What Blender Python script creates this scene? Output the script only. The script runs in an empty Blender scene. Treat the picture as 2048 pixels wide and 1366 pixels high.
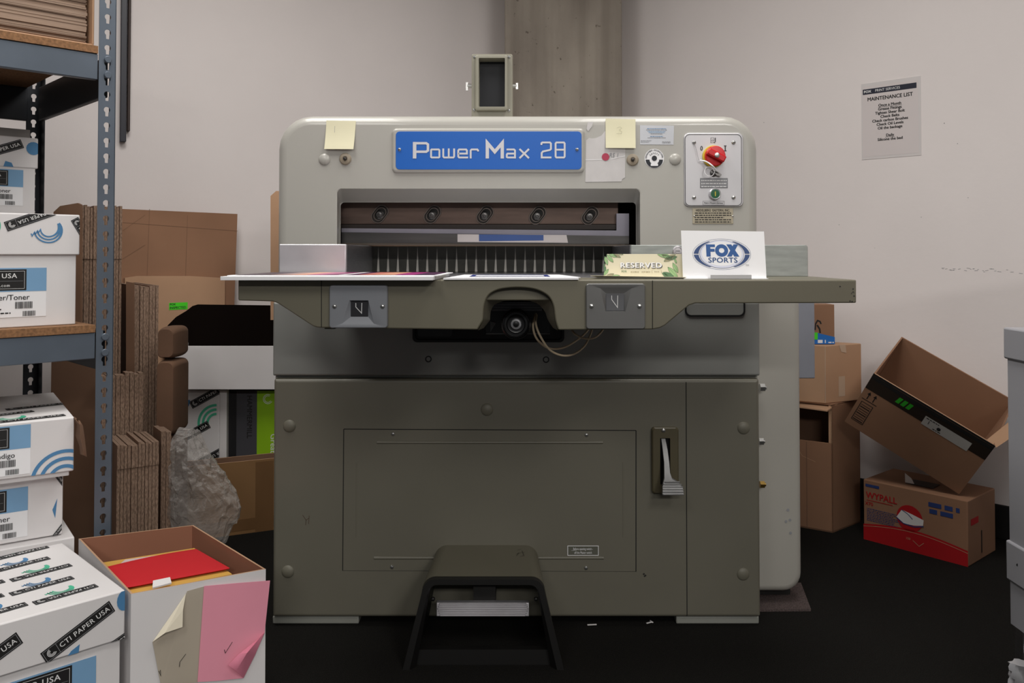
import bpy, bmesh, math, random
from mathutils import Vector, Matrix
from mathutils.geometry import tessellate_polygon
random.seed(7)
scene = bpy.context.scene
COL = scene.collection
PI = math.pi

# ------------------------------------------------------------------ camera, world, lights
CAM_H, FPX, TILT = .957, 1700.0, math.radians(1.2)
PPX, PPY = 1024, 472
cd = bpy.data.cameras.new('camera'); cam = bpy.data.objects.new('camera', cd); COL.objects.link(cam)
cd.sensor_width = 36; cd.lens = 36 * FPX / 2048; cd.shift_y = -(683 - PPY) / 2048; cd.clip_start = .05
cam.location = (0, 0, CAM_H); cam.rotation_euler = (PI / 2 + TILT, 0, 0)
scene.camera = cam
scene.view_settings.view_transform = 'Standard'; scene.view_settings.look = 'None'
scene.view_settings.exposure = 0.14; scene.view_settings.gamma = 1; scene.view_settings.use_curve_mapping = False
world = bpy.data.worlds.new('World'); scene.world = world; world.use_nodes = True
world.node_tree.nodes['Background'].inputs[0].default_value = (.95, .96, 1, 1)
world.node_tree.nodes['Background'].inputs[1].default_value = .10

def area_lamp(name, x, y, z, sx, sy, power, color=(1, .97, .93)):
    l = bpy.data.lights.new(name, 'AREA'); l.shape = 'RECTANGLE'; l.size = sx; l.size_y = sy
    l.energy = power; l.color = color
    o = bpy.data.objects.new(name, l); COL.objects.link(o); o.location = (x, y, z)
    return o
LAMPS = [(-1.0, -.6, 2.66, .6, 1.2, 16), (1.4, -1.1, 2.66, .6, 1.2, 34), (-.8, 1.75, 2.66, .6, 1.2, 23), (.6, 1.6, 2.66, .6, 1.2, 21), (.1, -3.6, 2.66, 1.2, .6, 105), (1.9, -3.6, 2.66, 1.2, .6, 80)]  # far rear pair is added fill for under the table
for q, (lx, ly, lz, sx, sy, pw) in enumerate(LAMPS):
    area_lamp('ceiling_panel_light', lx, ly, lz, sx, sy, pw)

# ------------------------------------------------------------------ helpers
def srgb(h):
    h = h.lstrip('#'); r = []
    for i in (0, 2, 4):
        v = int(h[i:i + 2], 16) / 255
        r.append(v / 12.92 if v <= .04045 else ((v + .055) / 1.055) ** 2.4)
    return (*r, 1)
_ct, _st = math.cos(TILT), math.sin(TILT)
def ray(px, py):
    x = (px - PPX) / FPX; z = (PPY - py) / FPX
    return Vector((x, _ct - z * _st, _st + z * _ct))
EYE = Vector((0, 0, CAM_H))
def atY(px, py, Y):
    d = ray(px, py); return EYE + d * (Y / d.y)
def atZ(px, py, Z):
    d = ray(px, py); return EYE + d * ((Z - CAM_H) / d.z)
def atPlane(px, py, P, n):
    d = ray(px, py); n = Vector(n); return EYE + d * ((Vector(P) - EYE).dot(n) / d.dot(n))

MATS = {}
def mat(name, col, rough=.6, metal=0., var=.06, scale=8., bump=0., bscale=60., stretch=(1, 1, 1), coat=0., alpha=1., trans=0., spec=.5):
    if name in MATS: return MATS[name]
    m = bpy.data.materials.new(name); m.use_nodes = True; nt = m.node_tree; b = nt.nodes['Principled BSDF']
    c = srgb(col) if isinstance(col, str) else (*col, 1)
    b.inputs['Roughness'].default_value = rough; b.inputs['Metallic'].default_value = metal
    b.inputs['Specular IOR Level'].default_value = spec
    b.inputs['Coat Weight'].default_value = coat; b.inputs['Alpha'].default_value = alpha
    b.inputs['Transmission Weight'].default_value = trans
    tc = nt.nodes.new('ShaderNodeTexCoord'); mp = nt.nodes.new('ShaderNodeMapping'); mp.inputs['Scale'].default_value = stretch
    nt.links.new(tc.outputs['Object'], mp.inputs['Vector'])
    n = nt.nodes.new('ShaderNodeTexNoise'); n.inputs['Scale'].default_value = scale; n.inputs['Detail'].default_value = 6
    nt.links.new(mp.outputs[0], n.inputs['Vector'])
    rp = nt.nodes.new('ShaderNodeValToRGB')
    rp.color_ramp.elements[0].position = .3; rp.color_ramp.elements[1].position = .7
    rp.color_ramp.elements[0].color = (*[max(0, v * (1 - var)) for v in c[:3]], 1)
    rp.color_ramp.elements[1].color = (*[min(1, v * (1 + var)) for v in c[:3]], 1)
    nt.links.new(n.outputs['Fac'], rp.inputs['Fac']); nt.links.new(rp.outputs['Color'], b.inputs['Base Color'])
    if bump:
        n2 = nt.nodes.new('ShaderNodeTexNoise'); n2.inputs['Scale'].default_value = bscale; n2.inputs['Detail'].default_value = 4
        nt.links.new(mp.outputs[0], n2.inputs['Vector'])
        bp = nt.nodes.new('ShaderNodeBump'); bp.inputs['Strength'].default_value = bump; bp.inputs['Distance'].default_value = .004
        nt.links.new(n2.outputs['Fac'], bp.inputs['Height']); nt.links.new(bp.outputs[0], b.inputs['Normal'])
    MATS[name] = m
    return m

def concrete():
    m = bpy.data.materials.new('raw_concrete'); m.use_nodes = True; nt = m.node_tree; b = nt.nodes['Principled BSDF']
    b.inputs['Roughness'].default_value = .85
    tc = nt.nodes.new('ShaderNodeTexCoord')
    def noise(scale, st, lo, hi, c0, c1, detail=8):
        mp = nt.nodes.new('ShaderNodeMapping'); mp.inputs['Scale'].default_value = st; nt.links.new(tc.outputs['Object'], mp.inputs[0])
        n = nt.nodes.new('ShaderNodeTexNoise'); n.inputs['Scale'].default_value = scale; n.inputs['Detail'].default_value = detail
        nt.links.new(mp.outputs[0], n.inputs['Vector'])
        r = nt.nodes.new('ShaderNodeValToRGB'); r.color_ramp.elements[0].position = lo; r.color_ramp.elements[1].position = hi
        r.color_ramp.elements[0].color = c0; r.color_ramp.elements[1].color = c1
        nt.links.new(n.outputs['Fac'], r.inputs['Fac']); return r, n
    a, n1 = noise(3, (1.6, 1, .6), .32, .7, srgb('887f75'), srgb('a79e92'))
    p, n2 = noise(42, (1, 1, .8), .27, .33, srgb('8a8278'), (1, 1, 1, 1))
    s, n3 = noise(4, (2.2, 1, .07), .36, .52, (.62, .6, .58, 1), (1, 1, 1, 1), 3)
    mx = nt.nodes.new('ShaderNodeMixRGB'); mx.blend_type = 'MULTIPLY'; mx.inputs[0].default_value = .8
    nt.links.new(a.outputs[0], mx.inputs[1]); nt.links.new(p.outputs[0], mx.inputs[2])
    m2 = nt.nodes.new('ShaderNodeMixRGB'); m2.blend_type = 'MULTIPLY'; m2.inputs[0].default_value = .8
    nt.links.new(mx.outputs[0], m2.inputs[1]); nt.links.new(s.outputs[0], m2.inputs[2])
    nt.links.new(m2.outputs[0], b.inputs['Base Color'])
    bp = nt.nodes.new('ShaderNodeBump'); bp.inputs['Strength'].default_value = .5; bp.inputs['Distance'].default_value = .006
    nt.links.new(n2.outputs['Fac'], bp.inputs['Height']); nt.links.new(bp.outputs[0], b.inputs['Normal'])
    return m
def corrugated_edge():
    m = bpy.data.materials.new('corrugated_board_edge'); m.use_nodes = True; nt = m.node_tree; b = nt.nodes['Principled BSDF']
    b.inputs['Roughness'].default_value = .9
    tc = nt.nodes.new('ShaderNodeTexCoord')
    w = nt.nodes.new('ShaderNodeTexNoise'); w.inputs['Scale'].default_value = 330; w.inputs['Detail'].default_value = 2
    mp = nt.nodes.new('ShaderNodeMapping'); mp.inputs['Scale'].default_value = (1.5, 1.5, .35); nt.links.new(tc.outputs['Object'], mp.inputs[0])
    nt.links.new(mp.outputs[0], w.inputs['Vector'])
    r = nt.nodes.new('ShaderNodeValToRGB'); r.color_ramp.elements[0].position = .38; r.color_ramp.elements[1].position = .62
    r.color_ramp.elements[0].color = srgb('715b4b'); r.color_ramp.elements[1].color = srgb('9a806d')
    nt.links.new(w.outputs['Fac'], r.inputs['Fac']); nt.links.new(r.outputs[0], b.inputs['Base Color'])
    bp = nt.nodes.new('ShaderNodeBump'); bp.inputs['Strength'].default_value = .5; bp.inputs['Distance'].default_value = .003
    nt.links.new(w.outputs['Fac'], bp.inputs['Height']); nt.links.new(bp.outputs[0], b.inputs['Normal'])
    return m

M_WALL = mat('white_wall_paint', 'e8e1df', .75, var=.02, scale=3, bump=.12, bscale=45)
M_CARPET = mat('black_carpet', '1e1d1b', 1, var=.6, scale=420, bump=.8, bscale=500, spec=.1)
M_CARPET2 = mat('brown_carpet', '5d5250', 1, var=.5, scale=380, bump=.8, bscale=450, spec=.1)
M_CONC = concrete()
M_CEDGE = corrugated_edge()
M_BASEB = mat('black_baseboard', '141313', .6)
M_HOUSE = mat('grey_machine_enamel', 'b3b1aa', .32, var=.03, scale=3, coat=.3)
M_MID = mat('mid_grey_enamel', '8c8d89', .36, var=.04, scale=3)
M_DARKG = mat('dark_olive_enamel', '6d6a5e', .42, var=.05, scale=4)
M_TABLE = mat('olive_table_enamel', '6e6a5a', .45, var=.04, scale=5)
M_TRIMG = mat('light_seam_enamel', '8e8f88', .4)
M_STEEL = mat('brushed_steel', 'b4b4b8', .33, 1, var=.1, scale=30, stretch=(1, 1, 12))
M_STEELD = mat('dark_steel', '62605f', .3, 1, var=.15, scale=20, stretch=(.3, 1, 3))
M_ALU = mat('worn_aluminium', 'cfccd0', .42, .75, var=.08, scale=12)
M_PLATE = mat('grey_plate_paint', '8b8e94', .45, .3, var=.04)
M_PLATED = mat('dim_plate_paint', '6c6c6b', .45, .3, var=.04)
M_BRONZE = mat('oiled_brown_steel', '5c4b43', .38, .5, var=.25, scale=14, stretch=(.5, 1, 3))
M_BLACK = mat('black_plastic', '0e0e10', .3)
M_RUBBER = mat('black_rubber', '161617', .6)
M_VOID = mat('dark_cast_iron', '191715', .7, var=.3)
M_FIN = mat('grey_green_iron', '3c3b35', .6, var=.2, scale=40)
M_SCREW = mat('zinc_screw', 'bdbdbb', .28, .9)
M_BRASS = mat('brass', 'a98a4c', .3, .9)
M_BLUE = mat('blue_enamel', '0060bf', .38, var=.01)
M_SILVER = mat('silver_lettering', 'd6d6da', .4, .1, var=.02)
M_NOTE = mat('pale_yellow_note', 'e9e4c4', .8, var=.02)
M_PAPER = mat('white_paper', 'e8e5e4', .8, var=.02)
M_CARD = mat('bright_white_card', 'f6f6f8', .6, var=.01)
M_TAPE = mat('dull_tape', 'cfcccb', .45, var=.05, scale=30)
M_RED = mat('red_plastic', 'c8141c', .28)
M_YEL = mat('yellow_plastic', 'd9c036', .4)
M_GREEN = mat('green_button', '0d5a38', .35)
M_KRAFT = mat('kraft_cardboard', '967056', .85, var=.07, scale=5, bump=.08, bscale=30)
M_KRAFTL = mat('light_kraft_cardboard', 'bd9778', .85, var=.06, scale=5, bump=.08, bscale=30)
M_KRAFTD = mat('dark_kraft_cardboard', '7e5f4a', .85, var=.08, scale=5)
M_KRAFTR = mat('reddish_kraft_inside', '9c6a52', .85, var=.05, scale=5)
M_WBOX = mat('white_box_board', 'e6e3e3', .7, var=.03, scale=4, bump=.06, bscale=25)
M_WBOXD = mat('grey_box_shoulder', 'a9a7a8', .75, var=.03)
M_INK = mat('black_print', '1b1a1a', .6)
M_INKW = mat('white_print', 'e8e8e8', .6)
M_INKB = mat('blue_print', '4f86b4', .6)
M_INKLB = mat('light_blue_print', '7eaad0', .6)
M_INKG = mat('green_print', '4fc09a', .6)
M_GREY = mat('grey_print', '8f9094', .6)
M_SHELF = mat('blue_grey_shelf_steel', '66707c', .35, .3, var=.08, scale=9)
M_SHELFD = mat('shaded_shelf_steel', '2b2e33', .5, .3)  # rear posts and beams: shelf steel darkened for the shade there
M_PBOARD = mat('particle_board', '8a6443', .85, var=.3, scale=160)
M_NAVY = mat('navy_print', '1f2f78', .5)

TH = {}
def setp(o, label=None, cat=None, group=None, kind=None):
    if label: o['label'] = label
    if cat: o['category'] = cat
    if group: o['group'] = group
    if kind: o['kind'] = kind
    return o
def thing(name, loc, label, cat, group=None, rz=0):
    o = bpy.data.objects.new(name, None); COL.objects.link(o); o.empty_display_size = .05
    o.location = loc; o.rotation_euler = (0, 0, rz)
    o['_m'] = 0; del o['_m']
    TH[o.name] = Matrix.Translation(Vector(loc)) @ Matrix.Rotation(rz, 4, 'Z')
    return setp(o, label, cat, group)
def world_of(o):
    return TH.get(o.name, Matrix.Identity(4))

class MB:
    """collects geometry with material slots; build() links it as one mesh object"""
    def __init__(s): s.bm = bmesh.new(); s.mats = []
    def mi(s, m):
        if m not in s.mats: s.mats.append(m)
        return s.mats.index(m)
    def poly(s, pts, m, smooth=False):
        vs = [s.bm.verts.new(p) for p in pts]
        f = s.bm.faces.new(vs); f.material_index = s.mi(m); return f
    def hexa(s, p, m):     # p: 8 points, bottom 4 then top 4 (same order)
        v = [s.bm.verts.new(q) for q in p]; k = s.mi(m)
        for a in ((0, 3, 2, 1), (4, 5, 6, 7), (0, 1, 5, 4), (1, 2, 6, 5), (2, 3, 7, 6), (3, 0, 4, 7)):
            f = s.bm.faces.new([v[i] for i in a]); f.material_index = k
        return s
    def box(s, x0, x1, y0, y1, z0, z1, m, M=None):
        p = [Vector(q) for q in ((x0, y0, z0), (x1, y0, z0), (x1, y1, z0), (x0, y1, z0), (x0, y0, z1), (x1, y0, z1), (x1, y1, z1), (x0, y1, z1))]
        if M: p = [M @ q for q in p]
        return s.hexa(p, m)
    def qprism(s, base, z0, z1, m):
        return s.hexa([(p[0], p[1], z0) for p in base] + [(p[0], p[1], z1) for p in base], m)
    def loft(s, rings, m, cap0=False, cap1=False, closed=True):
        k = s.mi(m); R = [[s.bm.verts.new(p) for p in r] for r in rings]; n = len(R[0])
        for a, b in zip(R, R[1:]):
            for i in range(n if closed else n - 1):
                j = (i + 1) % n
                f = s.bm.faces.new((a[i], a[j], b[j], b[i])); f.material_index = k
        if cap0: f = s.bm.faces.new(R[0][::-1]); f.material_index = k
        if cap1: f = s.bm.faces.new(R[-1]); f.material_index = k
        return s
    def cyl(s, p0, p1, r0, r1=None, m=None, seg=24, caps=True):
        p0, p1 = Vector(p0), Vector(p1); r1 = r0 if r1 is None else r1
        d = (p1 - p0).normalized(); u = d.orthogonal().normalized(); v = d.cross(u)
        def ring(p, r): return [p + (u * math.cos(2 * PI * i / seg) + v * math.sin(2 * PI * i / seg)) * r for i in range(seg)]
        return s.loft([ring(p0, r0), ring(p1, r1)], m, caps, caps)
    def lathe(s, p, axis, prof, m, seg=28):   # prof: list of (t along axis, radius)
        p = Vector(p); d = Vector(axis).normalized(); u = d.orthogonal().normalized(); v = d.cross(u)
        rings = [[p + d * t + (u * math.cos(2 * PI * i / seg) + v * math.sin(2 * PI * i / seg)) * max(r, 1e-5) for i in range(seg)] for t, r in prof]
        return s.loft(rings, m, True, True)
    def tube(s, pts, r, m, seg=10):
        pts = [Vector(p) for p in pts]; rings = []; u = None
        for i, p in enumerate(pts):
            d = (pts[min(i + 1, len(pts) - 1)] - pts[max(i - 1, 0)]).normalized()
            u = d.orthogonal().normalized() if u is None else (u - d * u.dot(d)).normalized()
            v = d.cross(u)
            rings.append([p + (u * math.cos(2 * PI * k / seg) + v * math.sin(2 * PI * k / seg)) * r for k in range(seg)])
        return s.loft(rings, m, True, True)
    def extrude(s, outer, d, m, holes=()):      # outer: 3D loop (planar), d: vector
        d = Vector(d); loops = [[Vector(p) for p in outer]] + [[Vector(p) for p in h] for h in holes]
        tris = tessellate_polygon(loops); flat = [p for l in loops for p in l]
        k = s.mi(m); A = [s.bm.verts.new(p) for p in flat]; B = [s.bm.verts.new(p + d) for p in flat]
        if len(loops) == 1:
            for V in (A, B):
                try: f = s.bm.faces.new(V); f.material_index = k
                except Exception: pass
        else:
            for t in tris:
                for V in (A, B):
                    try: f = s.bm.faces.new([V[i] for i in t]); f.material_index = k
                    except Exception: pass
        o = 0
        for l in loops:
            n = len(l)
            for i in range(n):
                j = (i + 1) % n
                f = s.bm.faces.new((A[o + i], A[o + j], B[o + j], B[o + i])); f.material_index = k
            o += n
        return s
    def build(s, name, parent=None, label=None, cat=None, group=None, kind=None, bevel=0, smooth=35, solid=0, inv=None, recalc=True):
        if recalc: bmesh.ops.recalc_face_normals(s.bm, faces=s.bm.faces)
        me = bpy.data.meshes.new(name); s.bm.to_mesh(me); s.bm.free()
        for m in s.mats: me.materials.append(m)
        if smooth:
            me.polygons.foreach_set('use_smooth', [True] * len(me.polygons))
            me.set_sharp_from_angle(angle=math.radians(smooth))
        o = bpy.data.objects.new(name, me); COL.objects.link(o)
        if parent:
            o.parent = parent
            Wp = world_of(parent)
            o.matrix_parent_inverse = Wp.inverted() if Wp != Matrix.Identity(4) else Matrix.Identity(4)
        if bevel:
            b = o.modifiers.new('bevel', 'BEVEL'); b.width = bevel; b.segments = 2; b.limit_method = 'ANGLE'; b.angle_limit = math.radians(40)
        if solid:
            b = o.modifiers.new('thickness', 'SOLIDIFY'); b.thickness = solid; b.offset = 0
        if smooth:
            w = o.modifiers.new('weighted', 'WEIGHTED_NORMAL'); w.keep_sharp = True; w.weight = 100
        return setp(o, label, cat, group, kind)

def rr(x0, x1, z0, z1, r, y, m=6):
    """rounded rectangle ring in the XZ plane at depth y; r = radius or 4 radii (bl, br, tr, tl)"""
    if not isinstance(r, (tuple, list)): r = (r,) * 4
    out = []
    for (cx, cz, a0, q, sx, sz) in ((x0, z0, PI, r[0], 1, 1), (x1, z0, 1.5 * PI, r[1], -1, 1), (x1, z1, 0, r[2], -1, -1), (x0, z1, .5 * PI, r[3], 1, -1)):
        for i in range(m + 1):
            a = a0 + .5 * PI * i / m
            out.append(Vector((cx + sx * q + math.cos(a) * q, y, cz + sz * q + math.sin(a) * q)))
    return out
def fillet(mb, x0, x1, z0, z1, r, yf, yb, fr, m, cap=True, seg=5):
    """a rounded-rectangle slab with rounded front edge"""
    rings = [rr(x0, x1, z0, z1, r, yb)]
    for i in range(seg + 1):
        a = .5 * PI * i / seg; ins = fr * (1 - math.cos(a)); y = yf + fr * (1 - math.sin(a))
        rad = [max(q - ins, .0005) for q in (r if isinstance(r, (tuple, list)) else (r,) * 4)]
        rings.append(rr(x0 + ins, x1 - ins, z0 + ins, z1 - ins, rad, y))
    mb.loft(rings, m, True, cap)
    return rings[-1]

# ---- flat print / decal collector in (u,v), mapped on a face
_TC = {}
def text_geo(t, size, bold, space):
    key = (t, size, bold, space)
    if key not in _TC:
        cu = bpy.data.curves.new('t', 'FONT'); cu.body = t; cu.size = size; cu.offset = bold; cu.align_x = 'CENTER'; cu.align_y = 'CENTER'
        cu.fill_mode = 'FRONT'; cu.space_character = space; cu.resolution_u = 3
        ob = bpy.data.objects.new('t', cu); me = ob.to_mesh()
        _TC[key] = ([(v.co.x, v.co.y) for v in me.vertices], [tuple(p.vertices) for p in me.polygons])
        ob.to_mesh_clear(); bpy.data.objects.remove(ob); bpy.data.curves.remove(cu)
    return _TC[key]
class Deco:
    def __init__(s): s.mb = MB()
    def poly(s, pts, m, l=0): s.mb.poly([(p[0], p[1], l) for p in pts], m)
    def rect(s, u0, v0, u1, v1, m, l=0): s.poly(((u0, v0), (u1, v0), (u1, v1), (u0, v1)), m, l)
    def rot_rect(s, cu, cv, w, h, a, m, l=0):
        c, n = math.cos(a), math.sin(a)
        s.poly([(cu + x * c - y * n, cv + x * n + y * c) for x, y in ((-w / 2, -h / 2), (w / 2, -h / 2), (w / 2, h / 2), (-w / 2, h / 2))], m, l)
    def frame(s, u0, v0, u1, v1, w, m, l=0):
        s.rect(u0, v0, u1, v0 + w, m, l); s.rect(u0, v1 - w, u1, v1, m, l); s.rect(u0, v0 + w, u0 + w, v1 - w, m, l); s.rect(u1 - w, v0 + w, u1, v1 - w, m, l)
    def ribbon(s, pts, w, m, l=0, closed=False):
        n = len(pts); P = [Vector(p[:2]) for p in pts]; L = []; ws = w if isinstance(w, (list, tuple)) else [w] * n
        for i in range(n):
            a = P[(i - 1) % n] if closed or i > 0 else None; b = P[(i + 1) % n] if closed or i < n - 1 else None
            d0 = (P[i] - a).normalized() if a is not None else None; d1 = (b - P[i]).normalized() if b is not None else None
            if d0 is None: d0 = d1
            if d1 is None: d1 = d0
            n0 = Vector((-d0.y, d0.x)); n1 = Vector((-d1.y, d1.x)); mt = (n0 + n1)
            mt = mt.normalized() if mt.length > 1e-6 else n0
            k = ws[i] / 2 / max(.35, mt.dot(n0)); L.append((P[i] + mt * k, P[i] - mt * k))
        for i in range(n if closed else n - 1):
            j = (i + 1) % n
            s.poly((L[i][0], L[j][0], L[j][1], L[i][1]), m, l)
    def disk(s, cu, cv, r, m, l=0, seg=32, ry=None):
        ry = ry or r; s.poly([(cu + r * math.cos(2 * PI * i / seg), cv + ry * math.sin(2 * PI * i / seg)) for i in range(seg)], m, l)
    def arc(s, cu, cv, r, a0, a1, w, m, l=0, seg=24, ry=None):
        ry = ry or r
        s.ribbon([(cu + r * math.cos(math.radians(a0 + (a1 - a0) * i / seg)), cv + ry * math.sin(math.radians(a0 + (a1 - a0) * i / seg))) for i in range(seg + 1)], w, m, l)
    def text(s, t, cu, cv, size, m, l=1, rot=0, bold=0, sx=1, space=1, align='C', shear=0):
        if bold:      # heavier letters: three copies a hair apart
            b = bold * size * .75
            for dx, dy, dl in ((-b, -b * .4, 0), (b, -b * .4, .2), (0, b * .6, .4)): s.text(t, cu + dx, cv + dy, size, m, l + dl, rot, 0, sx, space, align, shear)
            return
        V, F = text_geo(t, 1, 0, space)
        if not V: return
        if align == 'L': ox = -min(v[0] for v in V)
        elif align == 'R': ox = -max(v[0] for v in V)
        else: ox = 0
        c, n = math.cos(rot), math.sin(rot); k = s.mb.mi(m)
        vs = []
        for x, y in V:
            x = (x + ox) * size * sx + y * size * shear; y = y * size
            vs.append(s.mb.bm.verts.new((cu + x * c - y * n, cv + x * n + y * c, l)))
        for f in F:
            try: q = s.mb.bm.faces.new([vs[i] for i in f]); q.material_index = k
            except Exception: pass
    def lines(s, u0, v0, u1, rows, dv, h, m, l=1, ragged=True):   # unreadably small text
        for r in range(rows):
            u = u0; e = u1 - (random.random() * .25 * (u1 - u0) if ragged else 0)
            while u < e:
                w = h * random.uniform(1.2, 4); s.rect(u, v0 - r * dv, min(u + w, e), v0 - r * dv + h, m, l); u += w + h * .7
    def barcode(s, u0, v0, w, h, m, l=1):
        u = u0
        while u < u0 + w:
            b = random.choice((.0006, .0009, .0014)); s.rect(u, v0, min(u + b, u0 + w), v0 + h, m, l); u += b + random.choice((.0006, .0009))
    def clip(s, u0, v0, u1, v1):
        for co, no in (((u0, 0, 0), (-1, 0, 0)), ((u1, 0, 0), (1, 0, 0)), ((0, v0, 0), (0, -1, 0)), ((0, v1, 0), (0, 1, 0))):
            g = s.mb.bm.verts[:] + s.mb.bm.edges[:] + s.mb.bm.faces[:]
            bmesh.ops.bisect_plane(s.mb.bm, geom=g, plane_co=co, plane_no=no, clear_outer=True)
        return s
    def build(s, name, parent, O, U, V, eps=.0004, base=.0006, warp=None, **kw):
        O, U, V = Vector(O), Vector(U).normalized(), Vector(V).normalized(); N = U.cross(V).normalized()
        for v in s.mb.bm.verts:
            u, w, l = v.co
            v.co = O + U * u + V * w + N * (base + eps * l)
            if warp: v.co = warp(v.co, u, w)
        return s.mb.build(name, parent, smooth=0, recalc=False, **kw)

UX, UZ = Vector((1, 0, 0)), Vector((0, 0, 1))
_u = Vector((.7156, .6985, 0)).normalized(); _n = Vector((-_u.y, _u.x, 0))   # along / towards the left wall
P0 = Vector((-.978, 2.09, 0))                                                # front right foot of the shelving

# ================================================================== ROOM
m = MB(); m.box(-5.2, 4.6, -4.5, 5.6, -.1, 0, M_CARPET); m.build('floor', kind='structure', smooth=0)
m = MB(); m.box(-5.2, 4.6, -4.5, 5.6, 2.75, 2.85, mat('ceiling_tile', 'cfcdca', .9)); m.build('ceiling', kind='structure', smooth=0)
WL0 = Vector((-1.21, 3.43, 0)); WLU = Vector((math.cos(math.radians(30)), .5, 0)); WLN = Vector((-WLU.y, WLU.x, 0))
a, b = WL0 - WLU * 4.2, WL0 + WLU * 1.6
m = MB(); m.qprism((a, b, b + WLN * .12, a + WLN * .12), 0, 2.75, M_WALL); m.build('wall_left', kind='structure', smooth=0)
_r = Vector((.976, -1, 0)).normalized(); _rn = Vector((_r.y, -_r.x, 0)) * -1   # outward normal of the right wall
WR0 = Vector((.75, 3.79, 0)); WRN = Vector((1, .976, 0)).normalized()
a, b = WR0 - _r * 1.3, WR0 + _r * 4.6
m = MB(); m.qprism((a, b, b + WRN * .12, a + WRN * .12), 0, 2.75, M_WALL); m.build('wall_right', kind='structure', smooth=0)
m = MB(); m.qprism((a - WRN * .008, b - WRN * .008, b, a), 0, .115, M_BASEB); m.build('baseboard_right', kind='structure', bevel=.003)
a, b = WL0 - WLU * 4.2, WL0 + WLU * 1.35
m = MB(); m.qprism((a, b, b - WLN * .008, a - WLN * .008), 0, .115, M_BASEB); m.build('baseboard_left', kind='structure', bevel=.003)
m = MB(); m.box(-.033, .493, 3.79, 5.2, 0, 2.75, M_CONC)
m.build('concrete_column', label='raw grey concrete column behind the machine in the room corner', cat='column', bevel=.006)
for k, (lx, ly, lz, sx, sy, pw) in enumerate(LAMPS):
    pos = ('left rear', 'right rear', 'left front', 'right front', 'added middle far rear', 'added right far rear')[k]
    t = thing('ceiling_light', (lx, ly, 2.75), 'recessed ceiling light panel, the %s one of six' % pos, 'light', 'ceiling light panels')
    m = MB(); w = .03
    for q in ((lx - sx / 2 - w, lx + sx / 2 + w, ly - sy / 2 - w, ly - sy / 2), (lx - sx / 2 - w, lx + sx / 2 + w, ly + sy / 2, ly + sy / 2 + w),
              (lx - sx / 2 - w, lx - sx / 2, ly - sy / 2, ly + sy / 2), (lx + sx / 2, lx + sx / 2 + w, ly - sy / 2, ly + sy / 2)):
        m.box(*q, 2.68, 2.75, M_WBOX)
    m.build('frame', t)
# scuffs on the walls
def on_wr(px, py, off=.0): return atPlane(px, py, WR0 - WRN * off, WRN)
d = Deco(); O = on_wr(1880, 537); V_ = UZ; U_ = _r
for i in range(26):
    u = random.uniform(0, .26); d.rot_rect(u, random.uniform(-.006, .006) - u * .03, random.uniform(.004, .012), .0012, random.uniform(-.2, .2), M_GREY, 0)
for i in range(14):
    d.disk(random.uniform(-.7, .1), random.uniform(-.15, .7), random.uniform(.001, .002), M_GREY, 0, 8)
w_ = d.build('scuff_mark', bpy.data.objects['wall_right'], O, U_, V_)

# ---- maintenance list on the right wall
c0 = on_wr(1724, 320); uw = (on_wr(1843, 310) - c0); W_ = uw.length; hh = .279
t = thing('maintenance_list', c0, 'printed maintenance list in a clear sleeve taped to the right wall', 'notice')
O = c0; U_ = _r
m = MB(); N = -WRN
m.extrude([O + U_ * a + UZ * b for a, b in ((0, 0), (W_, 0), (W_, hh + .008), (0, hh + .008))], N * .0015, mat('clear_sleeve', 'd9d4d3', .2, var=.01)); m.build('sleeve', t, bevel=.0)
d = Deco(); s_ = W_ / .216
d.rect(.006, .01, W_ - .008, hh - .004, mat('list_paper', 'd6cecd', .7, var=.01), 0)
M_BAR = mat('dark_navy_print', '161a2e', .6)
d.rect(.006, hh - .034, W_ - .014, hh - .014, M_BAR, 1)
d.text('FOX', .024, hh - .024, .0125, M_INKW, 2, bold=.06, sx=1.1); d.text('PRINT SERVICES', .098, hh - .024, .0135, M_INKW, 2, sx=.95)
cx = W_ / 2 - .002
d.text('MAINTENANCE LIST', cx, hh - .054, .0195, M_INK, 2, bold=.04, sx=.93)
for i, (tx, un) in enumerate((('Once a Month', 1), ('Grease Fittings', 0), ('Tighten Shear Bolt', 0), ('Check Belts', 0), ('Check carbon Brushes', 0), ('Check Oil Levels', 0), ('Oil the backage', 0), ('', 0), ('Daily', 1), ('Silicone the bed', 0))):
    v = hh - .081 - i * .0142
    if tx: d.text(tx, cx, v, .0142, M_INK, 2, bold=.05)
    if un: d.rect(cx - len(tx) * .0036, v - .0075, cx + len(tx) * .0036, v - .0065, M_INK, 2)
d.build('printed_sheet', t, O + N * .0017, U_, UZ, base=.0002, eps=.0003)

# ================================================================== THE CUTTER
Y0 = 2.208
def f(px, py, Y=Y0): p = atY(px, py, Y); return p.x, p.z
def fx(px, Y=Y0): return atY(px, 508, Y).x
def fz(py, Y=Y0): return atY(1024, py, Y).z
CUT = thing('paper_cutter', (.02, 2.6, 0), 'large grey and olive paper guillotine with blue nameplate in the room corner', 'machine')

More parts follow.
